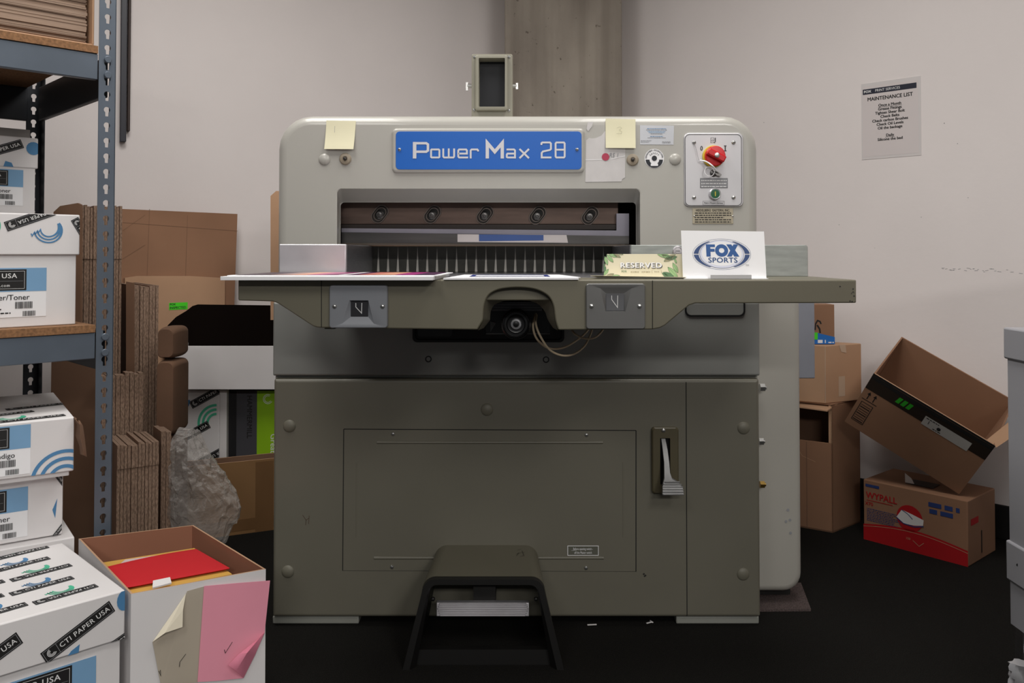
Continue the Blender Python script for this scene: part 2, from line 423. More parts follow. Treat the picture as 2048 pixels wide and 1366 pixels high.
# base cabinet and lower panels
m = MB(); m.box(fx(547), fx(1519), Y0 + .02, Y0 + .95, .028, fz(600), M_TRIMG); m.build('base_cabinet', CUT, bevel=.006)
m = MB(); fillet(m, fx(547), fx(1518.5), fz(751.5), fz(604), .004, Y0 - .002, Y0 + .03, .006, M_MID)
m.build('middle_panel', CUT)
mp = bpy.data.objects['middle_panel']
m = MB(); fillet(m, fx(550), fx(1516), fz(1233), fz(757), .006, Y0 - .006, Y0 + .03, .010, M_DARKG)
low = m.build('lower_panel', CUT, label='dark olive lower front panel')
d = Deco(); O = Vector((0, Y0 - .006, 0))
def L2(px, py): return fx(px, Y0 - .006), fz(py, Y0 - .006)
M_SEAM = mat('black_seam', '1a1916', .8)
d.ribbon([L2(1371, 764), L2(1371, 1232)], .0022, M_SEAM)
d.ribbon([L2(689, 858), L2(1271, 861)], .0022, M_SEAM); d.ribbon([L2(689, 858), L2(688, 1141)], .0022, M_SEAM)
d.ribbon([L2(1271, 861), L2(1270, 1143)], .0024, M_SEAM); d.ribbon([L2(688, 1141), L2(1270, 1143)], .0008, M_SEAM)
for pts in (((608, 1030), (615, 1040), (621, 1036)), ((615, 1040), (614, 1050)), ((621, 1031), (620, 1048))):
    d.ribbon([L2(*p) for p in pts], .0012, mat('brown_scratch', '4a3326', .8))
for pts in (((1284, 1149), (1287, 1147)), ((1286, 1153), (1290, 1150))): d.ribbon([L2(*p) for p in pts], .004, M_INK)
d.build('panel_seams', low, O, UX, UZ)
for (x0, x1, y) in ((755, 1205, 885), (750, 1206, 1116)):
    z = L2(0, y)[1]; xa, xb = L2(x0, 0)[0], L2(x1, 0)[0]; m = MB()
    m.cyl((xa, Y0 - .0045, z), (xb, Y0 - .0045, z), .0042, m=M_DARKG, seg=14); m.build('pressed_rib', low)
for (x, a, b) in ((715, 925, 1075), (1245, 925, 1075)):
    m = MB(); xx = L2(x, 0)[0]; m.cyl((xx, Y0 - .0042, L2(0, a)[1]), (xx, Y0 - .0042, L2(0, b)[1]), .0026, m=M_DARKG, seg=12); m.build('pressed_rib', low)
def screw(px, py, Y, r, parent, mt=None, name='screw', slot=True):
    x, z = f(px, py, Y); m = MB()
    m.lathe((x, Y, z), (0, -1, 0), [(-.001, r), (r * .25, r), (r * .6, r * .75), (r * .72, r * .2), (r * .72, 0)], mt or M_SCREW, 16)
    if slot: m.box(x - r * .6, x + r * .6, Y - r * .78, Y - r * .6, z - r * .12, z + r * .12, M_SEAM, None)
    return m.build(name, parent)
for p in ((786, 868), (1173, 870), (784, 1134), (1172, 1136)): screw(*p, Y0 - .006, .005, low)
def dome(px, py, r, mt, Y=Y0 - .005, name='round_cap', parent=None):
    x, z = f(px, py, Y); m = MB()
    m.lathe((x, Y, z), (0, -1, 0), [(-.001, r)] + [(r * .42 * math.sin(a), r * math.cos(a)) for a in [PI / 2 * i / 7 for i in range(8)]], mt)
    return m.build(name, parent or CUT)
for p in ((579, 852), (974, 819), (1487, 856), (576, 1143), (1486, 1148)): dome(*p, .0165, mat('cap_olive', '6c695c', .5), parent=low)
# label on the lower panel
d = Deco(); a = L2(1134, 1111); b = L2(1196, 1091); d.rect(*a, *b, mat('grey_label', '5b5b50', .6), 0); d.frame(*a, *b, .0016, M_INKW, 1)
cx = (a[0] + b[0]) / 2
d.text('Before opening switch -', cx, b[1] - .0085, .0085, M_INKW, 2, sx=.62, bold=.01); d.rect(cx - .03, b[1] - .0125, cx - .017, b[1] - .012, M_INKW, 2)
d.text('off the Master switch', cx, a[1] + .0075, .0085, M_INKW, 2, sx=.62, bold=.01)
d.build('warning_label', CUT, (0, Y0 - .006, 0), UX, UZ)
# screw holes + slot on the middle panel
for p in ((857, 718), (1092, 719)):
    x, z = f(*p); m = MB(); m.lathe((x, Y0 - .002, z), (0, -1, 0), [(-.002, .0085), (.001, .0085), (.001, .006), (-.001, .005), (-.001, 0)], M_BLACK, 20); m.build('screw_hole', mp)
m = MB(); x0, x1, z0, z1 = fx(826), fx(1128), fz(684), fz(640)
m.loft([rr(x0, x1, z0, z1, .012, Y0 - .001), rr(x0, x1, z0, z1, .012, Y0 - .008), rr(x0 + .006, x1 - .006, z0 + .006, z1 - .006, .01, Y0 - .008), rr(x0 + .008, x1 - .008, z0 + .008, z1 - .008, .008, Y0 - .003)], M_RUBBER, True, True)
m.build('slot_frame', mp)
m = MB(); x0, x1, z0, z1 = fx(836), fx(905), fz(673), fz(645); m.loft([rr(x0, x1, z0, z1, .008, Y0 - .0032), rr(x0, x1, z0, z1, .008, Y0 - .0045)], M_BLACK, True, True); m.build('slot_opening', mp)
m = MB(); x0, x1, z0, z1 = fx(1369), fx(1489), fz(633), fz(590)
m.loft([rr(x0, x1, z0, z1, .014, Y0 - .001), rr(x0, x1, z0, z1, .014, Y0 - .005), rr(x0 + .004, x1 - .004, z0 + .004, z1 - .004, .012, Y0 - .005), rr(x0 + .004, x1 - .004, z0 + .004, z1 - .004, .012, Y0 - .001)], M_BLACK, False, False)
m.build('rubber_gasket', mp)
# lever
m = MB(); yl = Y0 - .006
x0, x1, z0, z1 = fx(1301, yl), fx(1354, yl), fz(985, yl), fz(853, yl)
M_LEVP = mat('brown_lever_plate', '544d38', .45)
sx0, sx1, sz0, sz1 = fx(1317, yl), fx(1337, yl), fz(968, yl), fz(874, yl)
m.loft([rr(x0, x1, z0, z1, .008, yl + .001), rr(x0, x1, z0, z1, .008, yl - .010), rr(x0 + .003, x1 - .003, z0 + .003, z1 - .003, .007, yl - .014),
        rr(sx0, sx1, sz0, sz1, .002, yl - .014), rr(sx0, sx1, sz0, sz1, .002, yl - .001)], M_LEVP, True, False)
m.poly(rr(sx0, sx1, sz0, sz1, .002, yl - .002), M_BLACK)
lp = m.build('lever_plate', CUT, label='brown recessed lever plate')
screw(1327, 861, yl - .014, .0055, lp)
def pl(px, py, y): p = atY(px, py, y); return p
m = MB()
path = [(1326, 876, yl - .004, .0055), (1330, 900, yl - .02, .0065), (1333, 925, yl - .032, .0068), (1334, 945, yl - .042, .0075), (1336, 957, yl - .05, .010), (1342, 966, yl - .056, .02), (1345, 975, yl - .062, .0255), (1346, 990, yl - .066, .027)]
rings = []
for px, py, y, hw in path:
    c = pl(px, py, y); t_ = .0035
    rings.append([c + Vector((-hw, -t_, 0)), c + Vector((hw, -t_, 0)), c + Vector((hw, t_, .002)), c + Vector((-hw, t_, .002))])
m.loft(rings, mat('cast_grey_metal', '8e8e8e', .5, .6, var=.1, scale=40), True, True)
for i in range(6):
    c = pl(1344 + i * .4, 963 + i * 5, yl - .056 - i * .002); hw = .019 + min(i, 2) * .0035
    m.cyl(c + Vector((-hw, -.005, 0)), c + Vector((hw, -.005, 0)), .0019, m=MATS['cast_grey_metal'], seg=8)
lv = m.build('lever', CUT, bevel=.0015, label='worn cast metal lever with ribbed end')
m = MB(); m.box(fx(547), fx(719), Y0 + .01, Y0 + .2, 0, fz(1236), M_TRIMG); m.build('base_foot', CUT, bevel=.003)
m = MB(); m.box(fx(1351), fx(1516), Y0 + .01, Y0 + .2, 0, fz(1236), M_TRIMG); m.build('base_foot', CUT, bevel=.003)
m = MB(); m.box(fx(560), fx(1505), Y0 + .1, Y0 + .9, .0, .03, M_VOID); m.build('plinth', CUT)

# right rear housing
Yh = 2.33
m = MB(); fillet(m, fx(1380, Yh), fx(1601, Yh), .036, .90, (.02, .05, .02, .02), Yh, Yh + .6, .02, mat('motor_housing_enamel', 'a9a69e', .42, var=.04, scale=3))
rh = m.build('motor_housing', CUT, label='pale grey rear motor housing')
m = MB(); m.box(fx(1460, Yh), fx(1590, Yh), Yh + .06, Yh + .5, .0075, .05, M_VOID); m.build('housing_foot', rh)
m = MB()
for px, py in ((1576, 1020), (1580, 1040), (1572, 1043), (1581, 1066)):
    p = atY(px, py, Yh - .0006); m.cyl(p, p + Vector((0, -.0003, 0)), .004, m=M_GREY, seg=7)
m.build('scuff_mark', rh)
Yp = 2.55
m = MB(); m.box(fx(1560, Yp), fx(1628.5, Yp), Yp, Yp + .3, fz(757, Yp), fz(560, Yp), mat('blue_grey_guard', '9396a0', .45, .2)); m.build('side_guard', CUT, bevel=.003, label='blue-grey sheet side guard')
def hexbolt(px, py, Y, r, mt, parent, name='hex_bolt'):
    p = atY(px, py, Y); m = MB(); m.cyl(p + Vector((-r * .2, 0, 0)), p + Vector((r * 1.0, 0, 0)), r, m=mt, seg=6); m.cyl(p, p + Vector((r * 1.4, 0, 0)), r * .5, m=mt, seg=12)
    return m.build(name, parent, smooth=20)
hexbolt(1521, 775, 2.30, .011, M_SCREW, rh); hexbolt(1519, 883, 2.30, .010, M_SCREW, rh); hexbolt(1521, 969, 2.30, .010, M_BRASS, rh, 'brass_fitting')

# upper housing
m = MB(); X0, X1, Z0, Z1 = fx(552.5), fx(1518.5), fz(612), fz(230)
front = fillet(m, X0, X1, Z0, Z1, (.01, .01, .088, .088), Y0, Y0 + .75, .026, M_HOUSE, cap=False, seg=8)
oz0 = fz(600)
yi = Y0 + .06
hx0, hx1 = fx(671), fx(1283); htz = fz(377)
ix0, ix1, itz = fx(681, yi), fx(1272, yi), fz(405, yi)
m.loft([front, rr(hx0, hx1, oz0, htz, (.004, .004, .012, .012), Y0), rr(hx0 + .003, hx1 - .003, oz0, htz - .002, (.004, .004, .012, .012), Y0 + .002),
        rr(ix0 - .002, ix1 + .002, oz0, itz + .003, (.004, .004, .01, .01), yi - .003), rr(ix0, ix1, oz0, itz, (.004, .004, .01, .01), yi)], M_HOUSE)
uh = m.build('upper_housing', CUT, label='light grey rounded upper housing')
m = MB(); m.loft([rr(ix0, ix1, oz0, itz, (.004, .004, .01, .01), yi), rr(ix0 - .01, ix1 + .01, oz0, itz + .02, .004, yi + .02), rr(ix0 - .01, ix1 + .01, oz0, itz + .02, .004, Y0 + .6)], M_VOID, False, True)
m.build('cutting_chamber', CUT)
# knife carrier
yk = 2.315
m = MB(); m.box(fx(676, yk), fx(1237, yk), yk, yk + .05, fz(449, yk), fz(396, yk), M_BRONZE)
kb = m.build('knife_beam', CUT, bevel=.002, label='oily brown knife carrier')
m = MB(); m.box(fx(676, yk), fx(1233, yk), yk - .004, yk + .05, fz(459, yk), fz(449, yk), mat('dark_brown_steel', '2a211d', .4, .3)); m.build('blade_edge', kb)
M_RING = mat('greasy_ring', '6a605a', .35, .6)
for i, px in enumerate((760, 865, 970, 1075, 1180)):
    c = atY(px, 428 + i * .8, yk); A = math.radians(52)
    def slot(w, L, y):
        pts = []
        for k in range(24):
            a = 2 * PI * k / 24; x = w * math.cos(a); z = w * math.sin(a) + (L if math.sin(a) > 0 else -L)
            pts.append(c + Vector((x * math.cos(A - PI / 2) - z * math.sin(A - PI / 2), y - yk, x * math.sin(A - PI / 2) + z * math.cos(A - PI / 2))))
        return pts
    m = MB()
    m.loft([slot(.0195, .009, yk + .001), slot(.0185, .009, yk - .003), slot(.0165, .009, yk - .003), slot(.0155, .008, yk + .0005)], M_RING, False, False)
    m.poly(slot(.0155, .008, yk - .0005), M_VOID)
    m.loft([slot(.0135, .007, yk - .0006), slot(.013, .007, yk - .0022), slot(.0118, .006, yk - .0022), slot(.0112, .006, yk - .0006)], M_RING, False, False)
    sl = m.build('bolt_slot', kb)
    m = MB(); cc = c + Vector((-.001, 0, -.002))
    m.lathe(cc, (0, -1, 0), [(0, .0118), (.005, .0115), (.006, .0095), (.0045, .0085), (.0045, .0065), (.0075, .006), (.0078, .003), (.004, .0025), (.004, 0)], M_STEELD, 24)
    m.build('bolt_head', sl)
# clamp
yc = 2.30
m = MB(); L_ = [(683, 456.5), (1233, 461), (1233, 427), (1258, 427), (1258, 472), (683, 464.5)]
m.extrude([atY(px, py, yc) for px, py in L_], (0, .012, 0), mat('clamp_steel', '8e8b96', .4, .55, var=.08)); m.build('clamp_rail', CUT)
yc2 = 2.294
m = MB(); m.extrude([atY(px, py, yc2) for px, py in ((683, 465), (1258, 472), (1258, 488), (683, 486))], (0, .04, 0), M_STEELD); cb = m.build('clamp_bar', CUT)
m = MB(); m.extrude([atY(px, py, 2.288) for px, py in ((670, 486), (1268, 489), (1268, 492.5), (670, 490.5))], (0, .03, 0), mat('greasy_edge', '595048', .4, .5)); m.build('lower_edge', cb)
d = Deco(); g = lambda px, py: (fx(px, yc2), fz(py, yc2))
d.poly([g(915, 468.5), g(1133, 470), g(1136, 485.5), g(915, 484)], mat('white_strip', 'd8d0cf', .5), 0)
d.poly([g(958, 468.8), g(1087, 470), g(1087, 481), g(958, 482.5)], mat('blue_tape', '3b5b9e', .45), 1)
d.build('tape', cb, (0, yc2, 0), UX, UZ)
m = MB(); m.extrude([atY(px, py, 2.31) for px, py in ((735, 490), (1250, 490), (1250, 492.3), (735, 492.3))], (0, .01, 0), M_KRAFTL); m.build('cardboard_strip', cb)
# back gauge with ribs
yb = 2.42; TZ = .905
m = MB(); m.box(fx(735, yb), fx(1250, yb), yb + .0035, yb + .035, TZ + .001, fz(488, yb), mat('gauge_back', 'e0dcd4', .5)); bg = m.build('back_gauge', CUT, label='dark ribbed back gauge')  # pale backing stands for table light seen between the ribs
n = 26; xs0, xs1 = fx(737, yb), fx(1246, yb); pitch = (xs1 - xs0) / n
zt, zb = fz(489, yb), TZ + .001
for i in range(n):
    x = xs0 + (i + .5) * pitch; m = MB()
    m.extrude([Vector((x - pitch * .5, yb, zt)), Vector((x + pitch * .5, yb, zt)), Vector((x + pitch * .36, yb, zb)), Vector((x - pitch * .36, yb, zb))], (0, .003, 0), M_FIN)  # ribs narrow downward so the pale light gaps widen
    if i in (5, 7, 16, 19, 11): m.cyl((x, yb + .001, zb + .035), (x, yb - .001, zb + .035), .0028, m=M_BLACK, seg=10)
    m.build('rib', bg)
m = MB(); m.box(fx(722, 2.36), fx(738, 2.36), 2.36, 2.42, TZ + .001, fz(492, 2.36), M_STEEL); m.build('gauge_guide', CUT)
m = MB(); m.box(fx(1234, 2.36), fx(1246, 2.36), 2.36, 2.42, TZ + .001, fz(492, 2.36), M_STEEL); m.build('gauge_guide', CUT)
m = MB(); m.extrude([atY(px, py, 2.40) for px, py in ((702, 494), (722, 492), (720, 545), (712, 545))], (0, .004, 0), M_KRAFTL); m.build('cardboard_shim', CUT)

def smooth_path(pts, n=10):
    P = [Vector(p) for p in pts]; out = []
    for i in range(len(P) - 1):
        p0, p1, p2, p3 = P[max(i - 1, 0)], P[i], P[i + 1], P[min(i + 2, len(P) - 1)]
        for k in range(n):
            t = k / n; out.append(.5 * ((2 * p1) + (p2 - p0) * t + (2 * p0 - 5 * p1 + 4 * p2 - p3) * t * t + (3 * p1 - p0 - 3 * p2 + p3) * t ** 3))
    return out + [P[-1]]
def sm2(L): return [(p.x, p.y) for p in smooth_path([(x, y, 0) for x, y in L], 4)]
# table: front apron with arch
yt = 1.70
def T(px, py, y=yt): return atY(px, py, y)
prof = [(476, 560), (476, 601), (545, 603), (556, 607), (625, 652), (634, 655), (643, 655.5), (955, 659.5)]
arch = [(966, 640), (968, 612), (976, 592), (990, 582), (1008, 577), (1035, 575), (1062, 577), (1082, 583), (1098, 594), (1107, 612), (1111, 640), (1117, 660)]
arch = sm2(arch)
prof2 = [(1305, 659), (1320, 656), (1330, 651), (1378, 611), (1390, 607), (1713, 606), (1713, 562)]
outer = [T(*p) for p in prof + arch + prof2]
for v in outer:
    if abs(v.z - TZ) < .012: v.z = TZ
ztop = TZ
outer[0].z = ztop; outer[-1].z = ztop
m = MB(); m.extrude(outer, (0, .022, 0), M_TABLE)
ap = m.build('table_apron', CUT, bevel=.0025, label='olive painted front apron with arched cut-out')
m = MB()
arcI = [(978, 640), (980, 622), (986, 610), (996, 604), (1010, 600), (1035, 599), (1058, 600), (1074, 605), (1084, 613), (1092, 624), (1098, 640), (1108, 655)]
arcI = sm2(arcI)
ro = [T(*p, yt + .022) for p in [(955, 659.5)] + arch]; ri = [T(*p, yt + .075) for p in [(966, 655)] + arcI]
m.loft([ro, ri], M_TABLE, closed=False); m.build('arch_lining', ap, solid=.004)
d = Deco(); e = lambda px, py: (T(px, py).x, T(px, py).z)
d.ribbon([e(643, 561), e(643, 655)], .0014, M_SEAM); d.ribbon([e(1305, 561), e(1305, 658)], .0014, M_SEAM)
for p in ((1680, 573), (1706, 578), (1708, 592), (1704, 603), (1700, 602)): d.disk(*e(*p), .0015, M_INK, 0, 8)
d.ribbon([e(1702, 588), e(1706, 583), e(1708, 586)], .001, M_INK)
d.build('panel_seams', ap, (0, yt, 0), UX, UZ)
xl, xr = T(476, 560).x, T(1713, 560).x
m = MB()
m.box(xl, xr, yt + .021, 2.12, TZ - .042, TZ, M_TABLE)
tb = m.build('table_wing_slab', CUT, bevel=.002)
m = MB(); m.box(fx(684), fx(1268), 1.86, Y0 + .5, TZ - .03, TZ + .0002, M_STEEL); m.build('table_bed', CUT)
m = MB()
for x in (T(655, 600).x, T(1290, 600).x):
    m.box(x - .01, x + .01, yt + .02, Y0, TZ - .1, TZ - .03, M_TABLE)
m.build('table_bracket', CUT)
# guide plates on the table
yg = 1.95
m = MB(); m.box(fx(558, yg), fx(692, yg), yg, yg + .012, TZ, fz(488.5, yg), M_ALU); m.build('side_guide_plate', CUT, bevel=.002)
m = MB(); m.box(fx(692, yg) - .012, fx(692, yg) + .001, yg + .005, Y0 + .1, TZ, fz(489, yg), M_STEEL); m.build('side_guide_plate', CUT, bevel=.001)
M_ALUG = mat('grey_green_aluminium', 'a3a8a5', .45, .5, var=.12, scale=25, stretch=(1, 1, 4))
m = MB(); fillet(m, fx(1262, yg), fx(1616, yg), TZ, fz(490, yg), (.001, .001, .006, .001), yg, yg + .012, .0015, M_ALUG); gp = m.build('side_guide_plate', CUT)
x, z = f(1355, 502, yg)
m = MB(); m.lathe((x, yg, z), (0, -1, 0), [(0, .0115), (.003, .0115), (.004, .0095), (.002, .0085), (.002, .0065), (.0035, .006), (.0035, 0)], M_ALU); m.box(x - .005, x + .005, yg - .0042, yg - .003, z - .0006, z + .0006, M_SEAM, None)
m.build('fixing_screw', gp)
m = MB(); m.box(fx(1262, yg) - .001, fx(1262, yg) + .012, yg + .012, Y0 + .1, TZ, fz(490, yg), M_STEEL); m.build('side_guide_plate', CUT, bevel=.001)
# scale windows
mat('lens_dark', '2c2c30', .3); mat('lens_grey', '66676a', .3)
def qring(bl, br, tr, tl, y, m=6):
    return [Vector((c[0] + .0004 * math.cos(a0 + .5 * PI * i / m), y, c[1] + .0004 * math.sin(a0 + .5 * PI * i / m))) for c, a0 in ((bl, PI), (br, 1.5 * PI), (tr, 0), (tl, .5 * PI)) for i in range(m + 1)]
def scale_window(px0, px1, py0, py1, w, mt, wp, dark_lens):  # last flag picks the dark lens over the grey one
    y = yt - .004; x0, z0 = f(px0, py1, y); x1, z1 = f(px1, py0, y)
    m = MB(); wx0, wz0 = f(w[0], w[3], y); wx1, wz1 = f(w[1], w[2], y)
    m.loft([rr(x0, x1, z0, z1, .006, yt + .001), rr(x0, x1, z0, z1, .006, y - .002), rr(x0 + .0015, x1 - .0015, z0 + .0015, z1 - .0015, .005, y - .004),
            qring(*[f(*c_, y) for c_ in wp], y - .004), rr(wx0, wx1, wz0, wz1, .0008, y + .0025)], mt, True, True)
    s = m.build('scale_window', CUT)
    m = MB(); m.loft([rr(wx0, wx1, wz0, wz1, .0008, y + .0022), rr(wx0 + .001, wx1 - .001, wz0 + .001, wz1 - .001, .0008, y + .0014)], MATS['lens_dark'] if dark_lens else MATS['lens_grey'], True, True)
    lens = m.build('lens', s)
    d = Deco(); cxx = (wx0 + wx1) / 2 + .002; zt_ = wz1 - .004
    d.ribbon([(cxx - .009, zt_), (cxx - .009, zt_ - .008), (cxx + .0025, wz0 + .007), (cxx + .003, zt_)], .0014, M_INKW)
    d.build('pointer_mark', s, (0, y + .0012, 0), UX, UZ)
    for px in (w[4], w[5]): screw(px, (py0 + py1) / 2 + 0, y - .004, .0045, s)
    return s
s1 = scale_window(659, 776, 570, 656, (701, 736, 602, 633.5, 669, 765), M_PLATE, ((685, 646.5), (748, 646.5), (737, 601), (700, 601)), True)
s1['label'] = 'light grey scale window plate'
s2 = scale_window(1172, 1290, 567, 658, (1212, 1249, 587, 622, 1183, 1279), M_PLATED, ((1211, 623), (1250, 623), (1262, 577), (1201, 577)), False)
s2['label'] = 'darker grey scale window plate'
# hand wheel and cables
yw = 1.86
def wz(px, py, y=yw): return atY(px, py, y)
m = MB(); c = wz(1032, 648)
m.lathe(c + Vector((0, .02, 0)), (0, -1, 0), [(0, .02), (.005, .033), (.02, .0335), (.026, .0325), (.029, .0295), (.027, .0265), (.022, .0255), (.022, .021), (.024, .0205), (.022, .019), (.021, .014)], M_BLACK, 40)
hw = m.build('hand_wheel', CUT, label='black spindle hand wheel with chrome hub')
m = MB(); m.lathe(c, (0, -1, 0), [(-.02, .012), (.004, .0125), (.007, .011), (.0085, .0075), (.006, .006)], mat('chrome', 'dcdce0', .35, .6), 28); m.lathe(c, (0, -1, 0), [(.003, .006), (.0092, .006), (.0096, .003), (.0096, 0)], M_BLACK, 20)
m.build('hub', hw)
m = MB(); m.cyl(c + Vector((0, .02, 0)), (c.x, Y0, c.z), .012, m=M_BLACK); m.build('spindle', hw)
m = MB(); a = wz(984, 622, 1.92); b = wz(1084, 604, 1.92)
m.box(a.x, b.x, 1.92, 2.1, a.z, b.z, mat('ribbed_motor_grey', '6f6f74', .4, .4)); 
for k in range(3): z = a.z + (b.z - a.z) * (.2 + .3 * k); m.cyl((a.x, 1.92, z), (b.x, 1.92, z), .0018, m=MATS['ribbed_motor_grey'], seg=8)
m.build('spindle_bearing', CUT, bevel=.001)
m = MB(); a = wz(972, 668, 2.0); b = wz(1100, 622, 2.0)
m.box(a.x, b.x, 2.0, Y0, a.z, b.z, M_BLACK); m.box(a.x, b.x, 1.995, 2.0, a.z, a.z + .0015, M_PLATED); m.build('bearing_bracket', CUT)
m = MB(); p = [wz(980, 642, 1.99), wz(992, 646, 1.99), wz(981, 664, 1.99)]; m.extrude(p, (0, .008, 0), M_PLATED); m.build('index_pointer', CUT)
M_CAB = mat('beige_cable', 'cdbb9e', .5)
for pts in ([(1072, 628, 1.93), (1066, 650, 1.9), (1072, 675, 1.9), (1090, 693, 1.92), (1110, 698, 1.95), (1135, 692, 2.0), (1165, 672, 2.08), (1180, 655, 2.12)],
            [(1073, 630, 1.92), (1072, 650, 1.88), (1082, 675, 1.87), (1100, 700, 1.88), (1125, 711, 1.9), (1150, 707, 1.94), (1172, 688, 2.0), (1186, 655, 2.05)],
            [(1140, 652, 2.06), (1150, 668, 2.0), (1170, 677, 1.97), (1190, 675, 1.97), (1204, 662, 2.0), (1210, 650, 2.04)]):
    m = MB(); m.tube(smooth_path([atY(*q) for q in pts]), .0024, M_CAB); m.build('cable', CUT)

# nameplate
m = MB(); yn = Y0
fillet(m, fx(784), fx(1169), fz(346), fz(257), .012, yn - .008, yn + .001, .007, M_HOUSE)
npl = m.build('nameplate', CUT, label='blue nameplate with silver lettering')
m = MB(); yq = yn - .0085; fillet(m, fx(791, yq), fx(1163.5, yq), fz(339, yq), fz(263, yq), .010, yq - .001, yq + .001, .0006, M_BLUE); m.build('enamel_face', npl)
d = Deco(); yq = yn - .0096
def q(px, py): return fx(px, yq), fz(py, yq)
ST = [0]
def st(pts, w, closed=False, l=0): ST[0] += 1; d.ribbon([q(*p) for p in pts], w / 770, M_SILVER, (ST[0] % 2) * .6, closed)
st([(828.8, 317), (828.8, 284)], 7); st([(829, 286.5), (852, 286.5), (855.5, 289), (855.5, 301), (852, 303.5), (830, 303.5)], 4.8)      # P
st([(863, 299), (877, 299), (878.5, 300.5), (878.5, 314), (877, 315), (863, 315), (861.8, 314), (861.8, 300)], 3.6, True)            # o
st([(886.2, 297), (886.2, 313), (888, 315), (906.5, 315), (908, 313), (908, 297)], 3.6); st([(897.2, 297), (897.2, 315)], 3.6)         # w
st([(936, 315), (918, 315), (916.3, 313), (916.3, 301), (918, 299), (932, 299), (933.6, 301), (933.6, 307.3), (917, 307.3)], 3.6)      # e
st([(941.2, 317), (941.2, 301), (943, 299), (954.5, 299), (956, 301), (956, 303)], 3.6)                                               # r
st([(974.5, 317), (974.5, 286), (989.5, 303.5), (1004.5, 286), (1004.5, 317)], 6.6)                                                    # M
st([(1013, 299), (1028, 299), (1030, 301), (1030, 317)], 3.6); st([(1030, 307.3), (1015, 307.3), (1013.6, 309), (1013.6, 314), (1015, 315), (1030, 315)], 3.6)   # a
st([(1039, 298), (1058, 316.5)], 3.8); st([(1058, 298), (1039, 316.5)], 3.8, l=1)                                                      # x
st([(1083, 290), (1083, 286.5), (1085, 285), (1100, 285), (1102, 287), (1102, 298), (1100, 300), (1086, 303), (1083.5, 306), (1083.5, 315), (1103, 315)], 3.6)  # 2
st([(1113, 285), (1128, 285), (1129.6, 287), (1129.6, 313), (1128, 315), (1113, 315), (1111.4, 313), (1111.4, 287)], 3.6, True); st([(1111.4, 299.5), (1129.6, 299.5)], 3.6)   # 8
d.build('lettering', npl, (0, yq, 0), UX, UZ, label='silver lettering')
screw(799, 299, yq, .0045, npl); screw(1154, 299, yq, .0045, npl)
# knobs by the notes
def grease(px, py):
    x, z = f(px, py); m = MB()
    m.lathe((x, Y0, z), (0, -1, 0), [(-.001, .0155), (.003, .0155), (.006, .013), (.007, .007), (.0055, .006)], mat('tan_cap', '9b8f7d', .4)); g_ = m.build('grease_fitting', CUT)
    m = MB(); m.lathe((x, Y0, z), (0, -1, 0), [(.004, .005), (.010, .0045), (.013, .003), (.014, 0)], M_STEELD, 16); m.build('nipple', g_)
grease(691, 318); grease(1265, 320)
dome(649, 319, .0155, M_HOUSE, Y0); dome(1350, 319, .0155, M_HOUSE, Y0)
# control panel
m = MB(); fillet(m, fx(1368), fx(1487), fz(414), fz(266), .014, Y0 - .005, Y0 + .001, .003, mat('satin_panel', 'c9c8cb', .4, .35, var=.04)); cp = m.build('control_panel', CUT, label='silver control panel with red switch')
yP = Y0 - .0052
g = lambda px, py: (fx(px, yP), fz(py, yP))
d = Deco()
x0, z0 = g(1371, 411); x1, z1 = g(1484, 269)
ring = rr(x0, x1, z0, z1, .012, 0); d.ribbon([(p.x, p.z) for p in ring], .0013, M_INK, 0, True)
d.text('0', *g(1404, 297), .0165, M_INK, 1, bold=.02, sx=.8); d.text('I', *g(1451.5, 297), .0165, M_INK, 1, bold=.03)
a = g(1446.5, 291.5); d.rect(*g(1449, 292.5), *g(1454, 291), M_INK, 1); d.rect(*g(1449, 302.5), *g(1454, 301), M_INK, 1)
d.frame(*g(1422.5, 286), *g(1429.5, 275.5), .0007, M_INK, 1); d.arc(*g(1426, 281), .002, 0, 360, .0006, M_INK, 1); d.rect(*g(1431, 284), *g(1432.5, 275.5), M_INK, 1); d.rect(*g(1429.5, 286), *g(1431.3, 284.8), M_INK, 1)
d.rect(*g(1401, 376), *g(1456, 356.5), M_GREY, 0); d.frame(*g(1401, 376), *g(1456, 356.5), .0006, M_INK, 1)
for k, yy in enumerate((362, 368, 374)): d.lines(g(1403, 0)[0], g(0, yy)[1], g(1454, 0)[0], 1, .01, .0022, M_INKW, 1, False)
d.frame(*g(1406, 410), *g(1449, 402), .0005, M_INK, 1); d.text('Made in Western Germany', *g(1427.5, 406), .0052, M_INK, 1, sx=.85, bold=.02)
d.build('panel_marking', cp, (0, yP, 0), UX, UZ)
for p in ((1388, 285), (1467, 285), (1388, 395), (1467, 395)): screw(*p, yP, .0052, cp)
x, z = g(1429, 313)
m = MB(); m.lathe((x - .002, yP, z), (0, -1, 0), [(0, .0285), (.005, .0285), (.006, .027)], M_YEL); m.lathe((x, yP, z), (0, -1, 0), [(.005, .0262), (.016, .026), (.018, .024), (.0185, .01), (.0185, 0)], M_RED)
sw = m.build('rotary_switch', cp, label='red rotary switch on yellow disc')
R_ = Matrix.Translation((x, 0, z)) @ Matrix.Rotation(math.radians(28), 4, 'Y')
m = MB(); m.box(-.0245, .0245, yP - .033, yP - .015, -.0085, .0085, M_RED, R_); m.build('grip', cp, bevel=.003)
m = MB(); m.lathe((x, yP, z), (0, -1, 0), [(.030, .0065), (.0345, .0065), (.035, .005), (.035, 0)], M_SCREW, 20); m.build('switch_screw', cp)
x, z = g(1428, 346)
m = MB(); m.lathe((x, yP, z), (0, -1, 0), [(0, .0095), (.004, .0095), (.005, .007), (.005, 0)], M_STEELD, 20); m.build('key_lock', cp)
